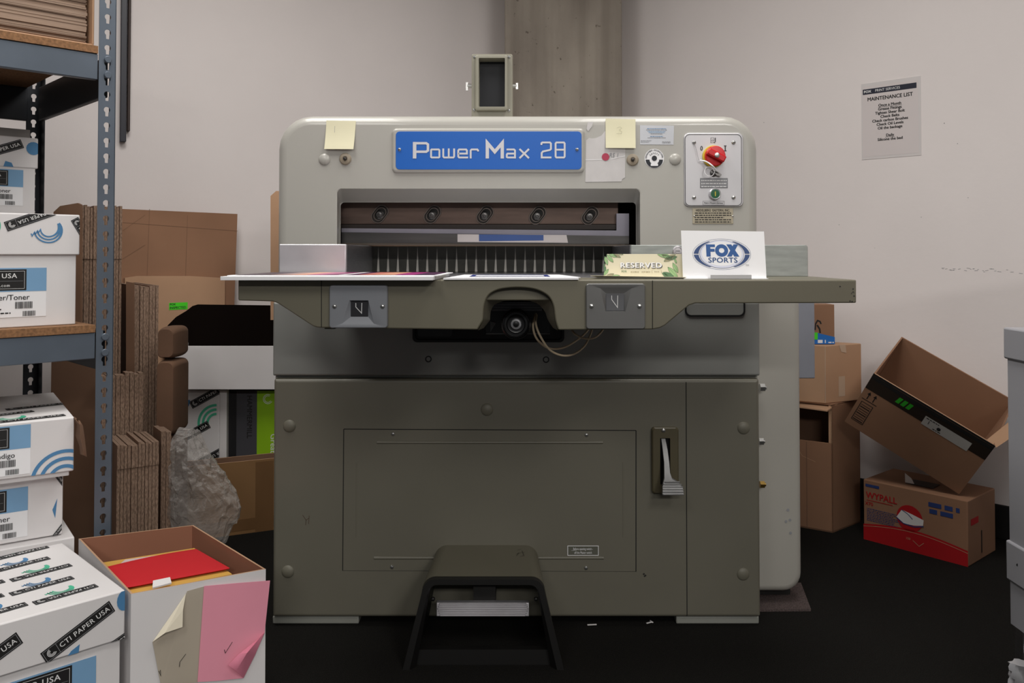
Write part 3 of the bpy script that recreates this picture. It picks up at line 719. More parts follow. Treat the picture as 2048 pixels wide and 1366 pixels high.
x, z = g(1430, 388)
m = MB(); m.lathe((x, yP, z), (0, -1, 0), [(0, .0155), (.006, .0155), (.008, .0135), (.006, .012)], MATS['chrome'], 24); m.lathe((x, yP, z), (0, -1, 0), [(.003, .0118), (.0068, .0115), (.007, 0)], M_GREEN, 24); m.box(x - .0011, x + .0011, yP - .0076, yP - .006, z - .006, z + .006, M_YEL, None)
m.build('start_button', cp, label='green start button')
# key on the panel: string, ring, key
KY = thing('key', atY(1428, 346, yP), 'small worn key on a white tag loop in the panel lock', 'key')
m = MB(); c = atY(1428, 346, yP - .006)
m.extrude([c + Vector(v) for v in ((-.004, 0, .006), (.010, 0, .002), (.019, -.002, -.004), (.017, -.002, -.009), (.006, 0, -.006))], (0, -.002, 0), M_STEELD); m.build('key_bow', KY)
m = MB(); cc = atY(1419, 343, yP - .012); m.tube([cc + Vector((.0125 * math.cos(a), .003 * math.sin(a), .0125 * math.sin(a))) for a in [2 * PI * k / 28 for k in range(29)]], .0009, M_CARD); m.build('wire_ring', KY)
m = MB(); m.tube(smooth_path([atY(1400, 321, yP - .01), atY(1412, 323, yP - .02), atY(1424, 331, yP - .03), atY(1432, 340, yP - .02), atY(1438, 345, yP - .01)]), .002, M_CARD); m.build('tag_loop', KY)
m = MB(); m.tube(smooth_path([atY(1388, 285, yP - .005), atY(1393, 300, yP - .006), atY(1397, 318, yP - .008), atY(1402, 321, yP - .01)]), .0005, M_GREY, 6); m.build('string', KY)
# supplier plate
d = Deco(); a = g(1386, 447.5); b = g(1467.5, 416.5); m = MB(); m.box(a[0], b[0], Y0 - .0018, Y0, a[1], b[1], mat('tan_metal_plate', 'b5ac97', .5, .2)); sp = m.build('supplier_plate', CUT, bevel=.0005)
cx = (a[0] + b[0]) / 2
d.text('HEIDELBERG  EASTERN, INC.', cx, b[1] - .0055, .0085, M_INK, 1, bold=.015, sx=.82)
for k, tx in enumerate(('73-45 Woodhaven Blvd, Glendale, Queens 11385', '3020 North Miller Ave, Rosemont, Illinois 60018', '4973 Wallface Rd, Laurel, Md 20810 - 301 953', '1745 Parkway Bldg, Atlanta, Georgia 30339', 'F.I. King Indus Blvd, Valley Forge 19481')):
    d.lines(cx - .047, b[1] - .0135 - k * .0058, cx + .047, 1, .01, .0024, M_INK, 1, k == 2)
d.build('lettering', sp, (0, Y0 - .0018, 0), UX, UZ, base=.0003, eps=.0002)
for px in (1388.5, 1465.5): screw(px, 432, Y0 - .0018, .0024, sp, slot=False)
# safety sticker
d = Deco(); cx, cz = f(1308.5, 317); M_INKN = mat('ink_navy', '1c2029', .5)
d.disk(cx, cz, .0252, M_CARD, 0, 48)
for k in range(20):
    a0, a1 = math.radians(180 + k * 9), math.radians(189 + k * 9)
    d.poly([(cx + .0225 * math.cos(a0), cz - .003 + .0215 * math.sin(a0)), (cx + .0225 * math.cos(a1), cz - .003 + .0215 * math.sin(a1)), (cx + .0125 * math.cos(a1), cz - .003 + .0125 * math.sin(a1)), (cx + .0125 * math.cos(a0), cz - .003 + .0125 * math.sin(a0))], M_INKN, 1)
d.disk(cx, cz + .0005, .0068, M_INKN, 2, 28); d.rect(cx - .0095, cz - .0195, cx + .0095, cz - .0135, M_CARD, 2)
def arc_text(tx, r, a0, a1, size, cx=cx, cz=cz):
    for k, ch in enumerate(tx):
        a = math.radians(a0 + (a1 - a0) * k / (len(tx) - 1))
        if ch != ' ': d.text(ch, cx + r * math.cos(a), cz + r * math.sin(a), size, M_INKN, 2, rot=a - PI / 2, bold=.03)
arc_text('DEPARTMENT OCCUPATIONAL', .0215, 175, 5, .0052); arc_text('SAFETY', .0135, 140, 42, .0058)
d.build('safety_sticker', CUT, (0, Y0, 0), UX, UZ, label='round black and white safety sticker', base=.0008)
# viewing lamp box on top
yv = 2.42
m = MB(); bx0, bx1, bz0, bz1 = fx(943, yv), fx(1025.5, yv), fz(250, yv), fz(108, yv); M_OLB = mat('olive_box_enamel', '8c897b', .42)
m.loft([rr(bx0, bx1, bz0, bz1, .006, yv + .1), rr(bx0, bx1, bz0, bz1, .006, yv + .002), rr(bx0 + .002, bx1 - .002, bz0 + .002, bz1 - .002, .005, yv),
        rr(fx(951, yv), fx(1015, yv), fz(222, yv), fz(112, yv), .006, yv), rr(fx(951, yv), fx(1015, yv), fz(222, yv), fz(112, yv), .006, yv - .012), rr(fx(953, yv), fx(1013, yv), fz(220, yv), fz(114, yv), .006, yv - .014),
        rr(fx(957.5, yv), fx(1010, yv), fz(215, yv), fz(118, yv), .003, yv - .014), rr(fx(958.5, yv), fx(1009, yv), fz(214, yv), fz(119, yv), .003, yv + .03)], M_OLB, True, False)
vb = m.build('top_box', CUT, label='olive box with a dark window on top of the machine')
m = MB(); m.extrude(rr(fx(950, yv), fx(1016, yv), fz(222, yv), fz(110, yv), .003, yv + .03), (0, .003, 0), mat('smoky_glass', '2a2b2f', .45, spec=.25)); m.build('dark_window', vb)
for p in ((949, 114), (1018, 114), (948, 220), (1018, 221)): screw(*p, yv, .0042, vb)
for sx, px in ((-1, 943), (1, 1025)):
    p = atY(px, 172, yv + .04); m = MB(); m.cyl(p, p + Vector((sx * .012, 0, 0)), .006, m=M_SCREW, seg=12)
    m.box(p.x + sx * .010, p.x + sx * .016, p.y - .005, p.y + .005, p.z - .010, p.z + (.010 if sx < 0 else .008), M_SCREW) if sx > 0 else m.box(p.x - .016, p.x - .010, p.y - .005, p.y + .005, p.z - .014, p.z + .010, M_SCREW)
    m.build('wing_nut', vb)
m = MB(); m.box(bx0 + .01, bx1 - .01, yv + .01, yv + .09, fz(230) - .02, bz0 + .01, M_OLB); m.build('box_stem', vb)

# pedal under the guard
yq0, yq1 = Y0 - .006, 2.0
m = MB(); gt = .205; k0 = .141
def gring(y, w, zt, zb, flare, r=.03, n=6):
    out = [Vector((-w - flare + GX, y, zb))]
    for i in range(n + 1):
        a = PI - (PI / 2) * i / n - 0; out.append(Vector((GX - w + r + r * math.cos(a), y, zt - r + r * math.sin(a))))
    for i in range(n + 1):
        a = PI / 2 - (PI / 2) * i / n; out.append(Vector((GX + w - r + r * math.cos(a), y, zt - r + r * math.sin(a))))
    out.append(Vector((w + flare + GX, y, zb)))
    return out
GX = (atY(848, 1150, 1.985).x + atY(1086, 1150, 1.985).x) / 2
wf = (atY(1090, 1150, 1.985).x - atY(845, 1150, 1.985).x) / 2
M_GUARD = mat('guard_black', '121110', .5)
m.loft([gring(Y0 - .006, wf - .012, gt, .0, .035), gring(1.995, wf - .002, gt - .001, .0, .040)], M_TABLE, closed=False)
gd = m.build('pedal_guard', CUT, solid=.006, label='olive pedal guard with black front edge')
m = MB()
o1 = gring(1.995, wf, gt + .001, 0, .042); o2 = gring(1.975, wf, gt + .001, 0, .044); i2 = gring(1.975, wf - .012, gt - .011, 0, .040, .024); i1 = gring(1.99, wf - .016, gt - .014, 0, .030, .022); 
m.loft([o1, o2, i2, i1], M_GUARD, closed=False); m.build('guard_edge', gd, label='black rubber guard edge')
m = MB(); m.loft([gring(1.99, wf - .008, gt - .008, 0, .036), gring(Y0 - .01, wf - .02, gt - .008, 0, .03)], M_GUARD, closed=False); m.build('guard_lining', gd)
m = MB(); m.box(GX - wf - .02, GX + wf + .02, 2.0, 2.02, .0, .035, M_GUARD); m.build('guard_sill', gd)
m = MB(); yp = 2.04; xa, xb = fx(874, yp), fx(1058, yp)
z0, z1 = fz(1233, yp), fz(1207, yp)
m.extrude([(xa, yp, z0), (xa, yp + .004, z1), (xa, yp + .016, z1 + .002), (xa, yp + .016, z0)], (xb - xa, 0, 0), M_ALU)
for i in range(6): z = z0 + (z1 - z0) * (i + .5) / 6; m.cyl((xa + .002 + abs(i - 3) * .002, yp - .0005 + i * .0007, z), (xb - .002 - abs(i - 3) * .002, yp - .0005 + i * .0007, z), .0021, m=M_ALU, seg=10)
pt = m.build('foot_pedal', CUT, bevel=.0015, label='ribbed aluminium foot treadle')
m = MB(); m.box(fx(949, 2.1), fx(992, 2.1), 2.056, 2.19, z1 - .02, .19, M_VOID); m.build('pedal_arm', pt)
for px in (866, 1072): screw(px, 1198, 1.995, .005, gd, M_STEELD)
d = Deco()
for pts in (((1035, 1103), (1042, 1101)), ((1033, 1110), (1050, 1107)), ((1038, 1108), (1033, 1114)), ((1044, 1104), (1048, 1114), (1040, 1115))):
    d.ribbon([(atZ(*p, gt).x, atZ(*p, gt).y) for p in pts], .0012, mat('pencil', '3c3a30', .8))
d.build('pencil_mark', gd, (0, 0, gt + .003), UX, (0, 1, 0))

# ---- papers and notes on the cutter
def sheet(name, px, corners, Y, mt, label, cat, curl=0, group=None, th=.0004):
    P = [Vector((*f(*c, Y), 0)) for c in corners]
    t = thing(name, (P[0].x, Y, P[0].y), label, cat, group); m = MB(); n = 6
    bl, br, tr, tl = P
    rows = []
    for i in range(n + 1):
        v = i / n; a = bl.lerp(tl, v); b = br.lerp(tr, v); off = curl * (1 - v) ** 2
        rows.append([Vector((a.lerp(b, j / 4).x, Y - .0006 - off - (.25 * curl * (j / 4) * (1 - v)), a.lerp(b, j / 4).y)) for j in range(5)])
    m.loft(rows, mt, closed=False); m.build('sheet', t, solid=th)
    return t
t = sheet('sticky_note', 0, ((650, 299), (708.5, 299.5), (712, 242), (653, 241)), Y0, M_NOTE, 'pale yellow sticky note marked 1 at the left of the nameplate', 'note', .009, 'sticky notes')
d = Deco(); d.ribbon([f(671, 253), f(670.5, 266)], .0007, M_GREY); d.build('pencil_mark', t, (0, Y0 - .0072, 0), UX, UZ)
t = sheet('sticky_note', 0, ((1211, 296.5), (1270.5, 297), (1271, 238.5), (1211, 237)), Y0 - .001, M_NOTE, 'pale yellow sticky note marked 3 at the right of the nameplate', 'note', .006, 'sticky notes')
d = Deco(); d.ribbon([f(*p) for p in ((1233, 257), (1239, 254.5), (1243, 257), (1238, 261), (1243, 264), (1242, 268), (1232, 268))], .0008, mat('faint_pencil', 'b9b49a', .8)); d.build('pencil_mark', t, (0, Y0 - .0066, 0), UX, UZ)
m = MB()
pts = [(1170.5, 364), (1243, 363), (1244.5, 358), (1250, 355), (1250.5, 296), (1210, 262), (1203, 271), (1192, 276), (1184, 277), (1178, 276), (1172, 281)]
m.extrude([atY(px, py, Y0 - .0004) for px, py in pts], (0, -.0006, 0), M_TAPE)
t = m.build('torn_label', label='torn white paper label with a red dot right of the nameplate', cat='label')
d = Deco(); d.disk(*f(1211, 314), .0098, mat('crimson_dot', 'b8405a', .6), 1); d.text('RS 1', *f(1228, 311), .0155, M_GREY, 1, shear=.2, sx=.9); d.ribbon([f(1171, 320), f(1204, 319)], .0012, M_CARD, 1); d.ribbon([f(1222, 318), f(1250, 312)], .0012, M_CARD, 1)
d.poly([f(1175, 244), f(1186, 244), f(1184, 253), (f(1176, 263)), f(1173, 258)], M_TAPE, 0)
d.build('ink_marking', t, (0, Y0 - .0011, 0), UX, UZ)
m = MB(); m.extrude([atY(px, py, Y0 - .0003) for px, py in ((1280, 289), (1347, 289.5), (1348, 251.5), (1280, 250.5))], (0, -.0005, 0), mat('pale_card', 'cfd2d8', .5))
t = m.build('business_card', label='pale grey business card with blue heading beside the yellow note', cat='card')
d = Deco()
for k, (w, mt) in enumerate(((38, M_INKB), (42, M_GREY), (36, M_INKLB), (32, M_INKLB), (24, M_GREY), (0, None), (26, M_INKB), (36, M_GREY))):
    if w: d.lines(fx(1314 - w / 2), fz(258 + k * 2.6), fx(1314 + w / 2), 1, .01, .0014, mt, 0, False)
d.lines(fx(1282), fz(282), fx(1304), 2, .0035, .0013, M_GREY, 0); d.lines(fx(1325), fz(284), fx(1344), 2, .0028, .0013, M_GREY, 0)
d.build('card_print', t, (0, Y0 - .0009, 0), UX, UZ)

# ================================================================== things on the table
def on_table(px, Y): return atY(px, 508, Y).x
# stack of posters, overhanging
t = thing('poster_stack', (on_table(660, 1.8), 1.8, TZ), 'stack of glossy colour posters overhanging the left table edge', 'paper stack')
yf = 1.66; xa, xb = on_table(441, yf), on_table(866, yf); xc = on_table(879, yf + .06)
z0 = TZ + .0003
m = MB()
base = [(xa, yf), (xb, yf - .002), (xb + .012, yf + .27), (xa + .015, yf + .27)]
m.qprism(base, z0, z0 + .0075, M_CARD); m.build('sheets', t, bevel=.0004)
m = MB(); m.qprism([(xa + .01, yf + .01), (xb + .008, yf + .02), (xb + .02, yf + .272), (xa + .02, yf + .272)], z0 + .0076, z0 + .0095, M_CARD); m.build('top_sheet', t)
d = Deco(); W_, H_ = xb - xa, .25
cols = ['3c2a3a', 'a68a86', 'e7a98e', 'c4678f', '8c3a6b', 'f0eff0', '5a2550', 'cf7a6c', 'e0a084', 'a5287a', '4c1f46']
us = [.012, .1, .17, .24, .3, .335, .345, .38, .45, .52, .57, .97]
us = [0, .18, .27, .36, .44, .52, .56, .62, .70, .80, .90, 1]
for k in range(11):
    d.poly([(.012 + us[k] * (W_ - .02), .012), (.012 + us[k + 1] * (W_ - .02), .012), (.02 + us[k + 1] * (W_ - .02), H_), (.02 + us[k] * (W_ - .02), H_)], mat('poster_colour_%s' % cols[k], cols[k], .35), 0)
d.build('poster_print', t, (xa + .008, yf + .01, z0 + .0095), UX, (0, 1, 0))
# white stack with navy frame
yf = 1.70; xa, xb = on_table(887, yf), on_table(1160, yf)
t = thing('sheet_stack', (on_table(1020, 1.8), 1.8, TZ), 'small stack of white sheets with navy border at the table centre', 'paper stack')
m = MB(); m.qprism([(xa, yf - .004), (xb - .003, yf - .004), (xb - .035, yf + .2), (xa + .03, yf + .2)], z0, z0 + .0035, M_CARD); m.qprism([(xa + .012, yf + .012), (xb + .001, yf + .002), (xb - .03, yf + .21), (xa + .03, yf + .21)], z0 + .0036, z0 + .005, M_CARD); m.build('sheets', t)
d = Deco(); d.rect(.05, .03, .215, .058, M_NAVY, 0); d.rect(.05, .15, .215, .178, M_NAVY, 0); d.rect(.05, .058, .060, .15, M_NAVY, 0); d.rect(.205, .058, .215, .15, M_NAVY, 0); d.build('navy_border', t, (xa, yf, z0 + .005), UX, (0, 1, 0))
# reserved card
yr = 1.80
t = thing('reserved_card', (on_table(1290, yr), yr, TZ), 'cream RESERVED tent card with green leaf border leaning on the table', 'sign')
c = [atY(1207, 556, yr), atY(1366, 556, yr), atY(1363, 508, yr + .012), atY(1214, 508, yr + .012)]
c[0].z = c[1].z = TZ + .002
m = MB(); m.extrude(c, (0, .0008, 0), mat('cream_card', 'e4dcc0', .6, var=.01)); m.build('front_panel', t)
m = MB(); x0, x1 = on_table(1178, yr), on_table(1366, yr)
m.extrude([(x0, yr - .03, TZ + .006), (x1, yr - .035, TZ + .003), (x1 + .005, yr + .03, TZ + .001), (x0 + .02, yr + .03, TZ + .001)], (0, 0, .0008), MATS['cream_card']); m.build('base_panel', t)
U_ = (c[1] - c[0]).normalized(); V_ = (c[3] - c[0]); V_ = (V_ - U_ * V_.dot(U_)).normalized(); Wc = (c[1] - c[0]).length; Hc = .051
d = Deco(); M_LG = mat('leaf_green', '9cbf86', .6); M_LD = mat('leaf_dark', '5c7f5c', .6); M_LB = mat('leaf_brown', 'a59a7c', .6)
def leaf(u, v, L, a, mt, w=.35):
    pts = []
    for k in range(7): s = k / 6; pts.append((s * L, w * L * .5 * math.sin(PI * s) ** .8))
    pts += [(x, -y) for x, y in pts[-2:0:-1]]
    ca, sa = math.cos(a), math.sin(a)
    d.poly([(u + x * ca - y * sa, v + x * sa + y * ca) for x, y in pts], mt, 1); d.ribbon([(u + x * ca - y * sa, v + x * sa + y * ca) for x, y in pts], .0005, M_LD, 2, True)
    d.ribbon([(u, v), (u + L * ca, v + L * sa)], .0004, M_LD, 2)
for (u, v, L, a, mt) in [(.008, .05, .022, -.9, M_LG), (.004, .046, .02, -1.3, M_LG), (.012, .052, .02, -.4, M_LG), (.022, .052, .018, -.5, M_LB), (.03, .054, .014, -.3, M_LB), (.003, .03, .015, -1.9, M_LD),
                         (.0, .004, .018, .9, M_LG), (.004, .0, .02, .4, M_LB), (.015, 0, .02, .2, M_LG), (.002, .012, .012, 1.3, M_LD), (.115, .052, .03, -.25, M_LG), (.125, .05, .025, -.5, M_LB), (.155, .05, .03, -2.6, M_LB), (.158, .045, .024, -2.9, M_LD),
                         (.157, .0, .03, 2.3, M_LG), (.15, .0, .026, 2.7, M_LD), (.158, .01, .024, 2.0, M_LG), (.14, -.002, .02, 2.5, M_LD), (.156, .03, .012, 1.9, M_LG)]: leaf(u, v, L, a, mt)
d.clip(.001, .001, Wc - .001, Hc)
d.text('RESERVED', .0816, .0242, .0155, mat('dark_shadow_print', '5a5a58', .6), 3, bold=.06, sx=1.16, space=1.12); d.text('RESERVED', .0802, .0258, .0155, M_CARD, 4, bold=.05, sx=1.16, space=1.12)
d.text('FOX', .044, .0128, .0055, M_LD, 3, bold=.03); d.lines(.058, .011, .076, 1, .01, .0016, M_LB, 3, False); d.lines(.081, .011, .099, 1, .01, .0016, M_LB, 3, False); d.text('(         )', .113, .0128, .007, M_LB, 3); d.lines(.108, .0115, .118, 1, .01, .0013, M_LB, 3, False)
d.build('card_print', t, c[0], U_, V_, base=.0004, eps=.00015)
# sports card in a holder
ys = 1.775
t = thing('logo_card', (on_table(1448, ys), ys, TZ), 'white card with blue oval sports logo standing in a clear holder', 'sign')
c = [atY(1366, 557, ys), atY(1533, 557, ys), atY(1528, 463, ys + .02), atY(1362, 461, ys + .02)]
c[0].z = c[1].z = TZ + .001
m = MB(); m.extrude(c, (0, .001, 0), M_CARD); m.build('card', t)
m = MB(); m.box(on_table(1366, ys), on_table(1533, ys), ys - .012, ys + .0, TZ, TZ + .0012, M_CARD)
m.build('card_foot', t)
xa, xb = on_table(1421, ys - .03), on_table(1503, ys - .03)
m = MB(); m.box(xa, xb, ys - .03, ys - .0285, TZ, TZ + .009, mat('clear_acrylic', 'c9c9cc', .1)); m.box(xa, xb, ys - .03, ys + .02, TZ, TZ + .0012, MATS['clear_acrylic']); m.build('acrylic_holder', t, bevel=.0004)
U_ = (c[1] - c[0]).normalized(); V_ = (c[3] - c[0]); V_ = (V_ - U_ * V_.dot(U_)).normalized()
K = (c[1] - c[0]).length / 167.0      # metres per photo pixel on the card
d = Deco(); ex, ey = 80, 49; M_LAV = mat('pale_lavender', 'dfe2f2', .5); M_FB = mat('deep_blue', '0e4680', .5); M_FN = mat('navy_blue', '1b4079', .5); M_FB2 = mat('logo_blue', '0c5296', .5)
def E(a, rx, ry): return ((ex + rx * math.cos(math.radians(a))) * K, (ey + ry * math.sin(math.radians(a))) * K)
d.ribbon([E(k * 6, 58.5, 31.5) for k in range(60)], .45 * K, M_FN, 0, True)
d.disk(ex * K, ey * K, 44.5 * K, M_FN, 0, 64, ry=28.8 * K); d.disk(ex * K, ey * K, 43.8 * K, M_LAV, 1, 64, ry=28.2 * K); d.disk(ex * K, (ey + 1) * K, 40 * K, M_CARD, 2, 64, ry=25 * K)
for (a0, a1, s_) in ((2, 62, 1), (118, 178, 1), (182, 242, 1), (298, 358, 1)):
    n = 14
    for i in range(n):
        p, q_ = a0 + (a1 - a0) * i / n, a0 + (a1 - a0) * (i + 1) / n
        def wd(a):
            k = abs(math.sin(math.radians(a))); return 44.5 + 2 + 0 * k, 28.8 + .5
        def out(a): k = abs(math.sin(math.radians(a))); return 56.5 - 3 * k, 29.8 + 0 * k
        d.poly([E(p, *out(p)), E(q_, *out(q_)), E(q_, *wd(q_)), E(p, *wd(p))], M_FN, 1)
def G(pts, mt=M_FB2, l=4): d.poly([((x) * K, (y) * K) for x, y in pts], mt, l)
G([(49, 44), (57.5, 44), (57.5, 54), (66, 54), (66, 60), (57.5, 60), (57.5, 63.5), (67, 63.5), (67, 69), (49, 69)])
d.ribbon([((80 + 9.3 * math.cos(a)) * K, (56.5 + 9 * math.sin(a)) * K) for a in [2 * PI * k / 32 for k in range(32)]], 7.6 * K, M_FB2, 4, True)
G([(90, 44), (99.5, 44), (114, 69), (104.5, 69)]); G([(90, 69), (100, 69), (115, 44), (105, 44)], l=5)
d.text('SPORTS', 81.5 * K, 36.2 * K, 14.5 * K, M_FB, 4, bold=.03, sx=1.14, space=1.05)
d.text('TM', 130 * K, 26 * K, 5 * K, M_GREY, 4)
d.build('logo_print', t, c[0], U_, V_, base=.0004, eps=.00015)

# ================================================================== LEFT: SHELVING
SH = thing('shelving_unit', P0 - _u * .45 + _n * .3, 'blue-grey boltless steel shelving unit with particle board shelves at the left', 'shelving')
def sp_(u, n, z): p = P0 - _u * u + _n * n; return Vector((p.x, p.y, z))     # u = metres left of the post, n = depth behind the front
def keyhole(c, U, s=1.0):
    pts = []
    for k in range(13):
        a = math.radians(-50 + 280 * k / 12); pts.append(c + U * (.0075 * s * math.cos(a)) + UZ * (.0075 * s * math.sin(a)))
    pts += [c - U * .0042 * s - UZ * .0055, c - U * .0038 * s - UZ * .016, c + U * .0038 * s - UZ * .016, c + U * .0042 * s - UZ * .0055]
    return pts
def post(u, n, mt, front=True, z1=2.1, holes=True):
    m = MB(); o = sp_(u, n, 0); s = 1 if front else -1; w = .040
    a = o; b = o - _u * w if u < .5 else o + _u * w
    U = (b - a).normalized()
    zs = [.957 + (508 - (97 + 31 * k)) / 814 for k in range(-10, 34)]
    hl = [keyhole(a + U * w * .5 + UZ * z, U) for z in zs if .05 < z < z1 - .03] if holes else []
    m.extrude([a, b, b + UZ * z1, a + UZ * z1], _n * .0022, mt, hl)
    c = a + _n * s * w
    m.extrude([a, c, c + UZ * z1, a + UZ * z1], U * .0022, mt)
    return m.build('post', SH)
post(0, 0, M_SHELF); post(0, .61, M_SHELFD, front=False)
post(.92, 0, M_SHELF, holes=False); post(.92, .61, M_SHELFD, front=False, holes=False)
for zt in (1.445, .767, .14):
    for k, (u0, u1, n0, n1) in enumerate(((.041, .92, .003, .021), (.041, .92, .590, .608), (.004, .018, .043, .57))):
        dz = .064 if k == 0 else .098; m = MB()
        q4 = [sp_(u1, n0, 0), sp_(u0, n0, 0), sp_(u0, n1, 0), sp_(u1, n1, 0)]
        m.qprism(q4, zt - dz, zt - (.001 if k < 2 else .0), M_SHELF if k == 0 else M_SHELFD); m.build('beam', SH, bevel=.002)
    m = MB(); P = [sp_(.93, .0, 0), sp_(.042, .0, 0), sp_(.042, .6, 0), sp_(.93, .6, 0)]; m.qprism(P, zt, zt + .018, M_PBOARD); m.build('shelf_board', SH)
for zt in (1.445, .767):
    for dz in (-.012, -.05):
        m = MB(); p = sp_(.0, 0, zt + dz) - _u * .020 - _n * .0022; m.lathe(p, -_n, [(-.004, .0085), (.0025, .0085), (.0035, .0075), (.0035, 0)], M_SHELF, 20); m.build('rivet', SH)

# CTI style print
def tag(d, cu, cv, L, a, flip=False):
    h = L * .19; d.rot_rect(cu, cv, L, h, a, M_INK, 1)
    ca, sa = math.cos(a), math.sin(a)
    def tr(x, y): return (cu + x * ca - y * sa, cv + x * sa + y * ca)
    d.ribbon([tr(*p) for p in ((-L * .48, -h * .4), (L * .48, -h * .4), (L * .48, h * .4), (-L * .48, h * .4))], L * .006, M_GREY, 2, True)
    d.ribbon([tr(-L * .3, -h * .4), tr(-L * .3, h * .4)], L * .006, M_GREY, 2)
    for k in range(3): d.arc(*tr(-L * .385, h * .02), h * (.30 - k * .08), math.degrees(a) + 100, math.degrees(a) + 330, h * .04, M_INKW, 2, 10)
    s = -1 if flip else 1
    d.text('CTI PAPER USA', *tr(L * .09, 0), h * .53, M_INKW, 2, rot=a + (PI if flip else 0), bold=.015, sx=.98, space=1.1)
def swoosh(d, cu, cv, r, a, mt):
    for k in range(3):
        rr_ = r * (1 - k * .22); n = 16; pts = []; ws = []
        for i in range(n + 1):
            t_ = i / n; an = a + math.radians(-170 + 185 * t_); ra = rr_ + (r * .80 - rr_) * max(0, (t_ - .45) / .55) ** 1.5
            pts.append((cu + ra * math.cos(an), cv + ra * math.sin(an))); ws.append(r * (.10 + .22 * max(0, t_ - .5)))
        d.ribbon(pts, ws, mt, 1 + k * .2)
        x, y = pts[0]; d.ribbon([(x, y), (x - r * .06, y + r * .22), (x - r * .22, y - r * .05), (x - r * .30, y + r * .12)], r * .08, mt, 1)
def case_label(d, u1, v1, big, kind):      # label whose right edge is u1, top v1
    w = .30 * big; h = .055 * big
    d.rect(u1 - w, v1 - .115 * big, u1, v1, M_CARD, 1); d.rect(u1 - w, v1 - h, u1, v1, M_INKLB, 2)
    d.rect(u1 - w, v1 - h * .95, u1 - .043 * big, v1 - h * .06, M_INK, 3); e = .002 * big
    d.frame(u1 - w - .01, v1 - h * .88, u1 - .047 * big, v1 - h * .13, .0007 * big, M_INKW, 4); d.rect(u1 - w, v1 - h * .56, u1 - .05 * big, v1 - h * .55, M_GREY, 4)
    d.text('CTI PAPER USA', u1 - .063 * big, v1 - h * .34, .0155 * big, M_INKW, 4, bold=.02, align='R', sx=1.08, space=1.08)
    d.text('www.thepapermill.com', u1 - .078 * big, v1 - h * .74, .0095 * big, M_INKW, 4, bold=.02, align='R', sx=.95, space=1.2)
    if kind == 'indigo': d.text('Digital For HP Indigo', u1 - .032 * big, v1 - h - .014 * big, .0165 * big, M_INK, 3, bold=.008, align='R')
    else:
        d.text('Offset/Laser/Toner', u1 - .036 * big, v1 - h - .014 * big, .0175 * big, M_INK, 3, bold=.008, align='R'); d.text('C/2S WHITE', u1 - .105 * big, v1 - h - .029 * big, .0125 * big, M_GREY, 3, align='R')
    d.barcode(u1 - .066 * big, v1 - h - .040 * big, .036 * big, .016 * big, M_INK, 3); d.barcode(u1 - .05 * big, v1 - h - .058 * big, .027 * big, .012 * big, M_INK, 3)
    d.lines(u1 - w, v1 - h - .042 * big, u1 - .07 * big, 2, .009 * big, .0028 * big, M_INK, 3); d.lines(u1 - w, v1 - h - .056 * big, u1 - .085 * big, 1, .009 * big, .0012 * big, M_GREY, 3)

def paper_case(name, label, base, z0, z1, lid, group, kind='toner', big=1.0, front=None, top=None, lidfront=None, right=None, lab=True, lab_u=.045, lab_v=.02, sho=.006):
    """base: FL, FR, BR, BL (x, y). lid height; the lid overlaps the body by sho"""
    B = [Vector((p[0], p[1], 0)) for p in base]; ctr = sum(B, Vector()) / 4
    t = thing(name, (ctr.x, ctr.y, z0), label, 'box', group)
    small = [ctr + (p - ctr) * (1 - 2 * sho / .3) for p in B]
    m = MB(); m.qprism(small, z0, z1 - .004, M_WBOX); m.build('body', t, bevel=.002)
    m = MB(); m.qprism(B, z1 - lid, z1, M_WBOX); ld = m.build('lid', t, bevel=.003)
    U = (B[1] - B[0]).normalized(); W = (B[1] - B[0]).length; Ws = (small[1] - small[0]).length
    if lab:
        d = Deco(); case_label(d, Ws - lab_u, (z1 - lid) - z0 - lab_v, big, kind); d.clip(0, 0, Ws, z1 - z0 - lid)
        d.build('printed_label', t, small[0] + UZ * z0, U, UZ)
    if lidfront:
        d = Deco(); lidfront(d, W, lid); d.clip(.001, .001, W - .001, lid - .001); d.build('printed_pattern', ld, B[0] + UZ * (z1 - lid), U, UZ)
    if front:
        d = Deco(); front(d, Ws, z1 - z0 - lid); d.clip(.001, .001, Ws - .001, z1 - z0 - lid); d.build('printed_pattern', t, small[0] + UZ * z0, U, UZ)
    if top:
        Vt = (B[3] - B[0]); D_ = Vt.length; d = Deco(); top(d, W, D_); d.clip(.001, .001, W - .001, D_ - .001)
        Vn = Vt.normalized(); d.build('printed_pattern', ld, B[0] + UZ * z1, U, Vn)
    if right:
        Ur = (B[2] - B[1]); d = Deco(); right(d, Ur.length, lid); d.clip(.001, .001, Ur.length - .001, lid - .001); d.build('printed_pattern', ld, B[1] + UZ * (z1 - lid), Ur.normalized(), UZ)
    return t
def face_box(corner, yaw, w, dep):     # corner = front right (x,y)
    a = Vector((math.cos(yaw), math.sin(yaw), 0)); b = Vector((-a.y, a.x, 0)); c = Vector((corner[0], corner[1], 0))
    return [c - a * w, c, c + a * 0 + b * dep, c - a * w + b * dep]
GB = 'white printed paper cases'
Y44 = math.radians(44.3)
# S1 mid shelf, front
def s1lid(d, W, h):
    tag(d, W - .105, .088, .12, math.radians(22), True); swoosh(d, W - .07, .062, .032, math.radians(18), M_INKB); tag(d, W - .235, .012, .12, math.radians(35)); swoosh(d, W - .2, .07, .03, .3, M_INKG); tag(d, W + .012, .045, .1, math.radians(-60), True)
paper_case('paper_case', 'white paper case with blue-banded label at the front of the middle shelf', face_box((-1.056, 2.077), Y44, .29, .335), .7855, 1.052, .098, GB, lidfront=s1lid, lab_u=.066, lab_v=.03)
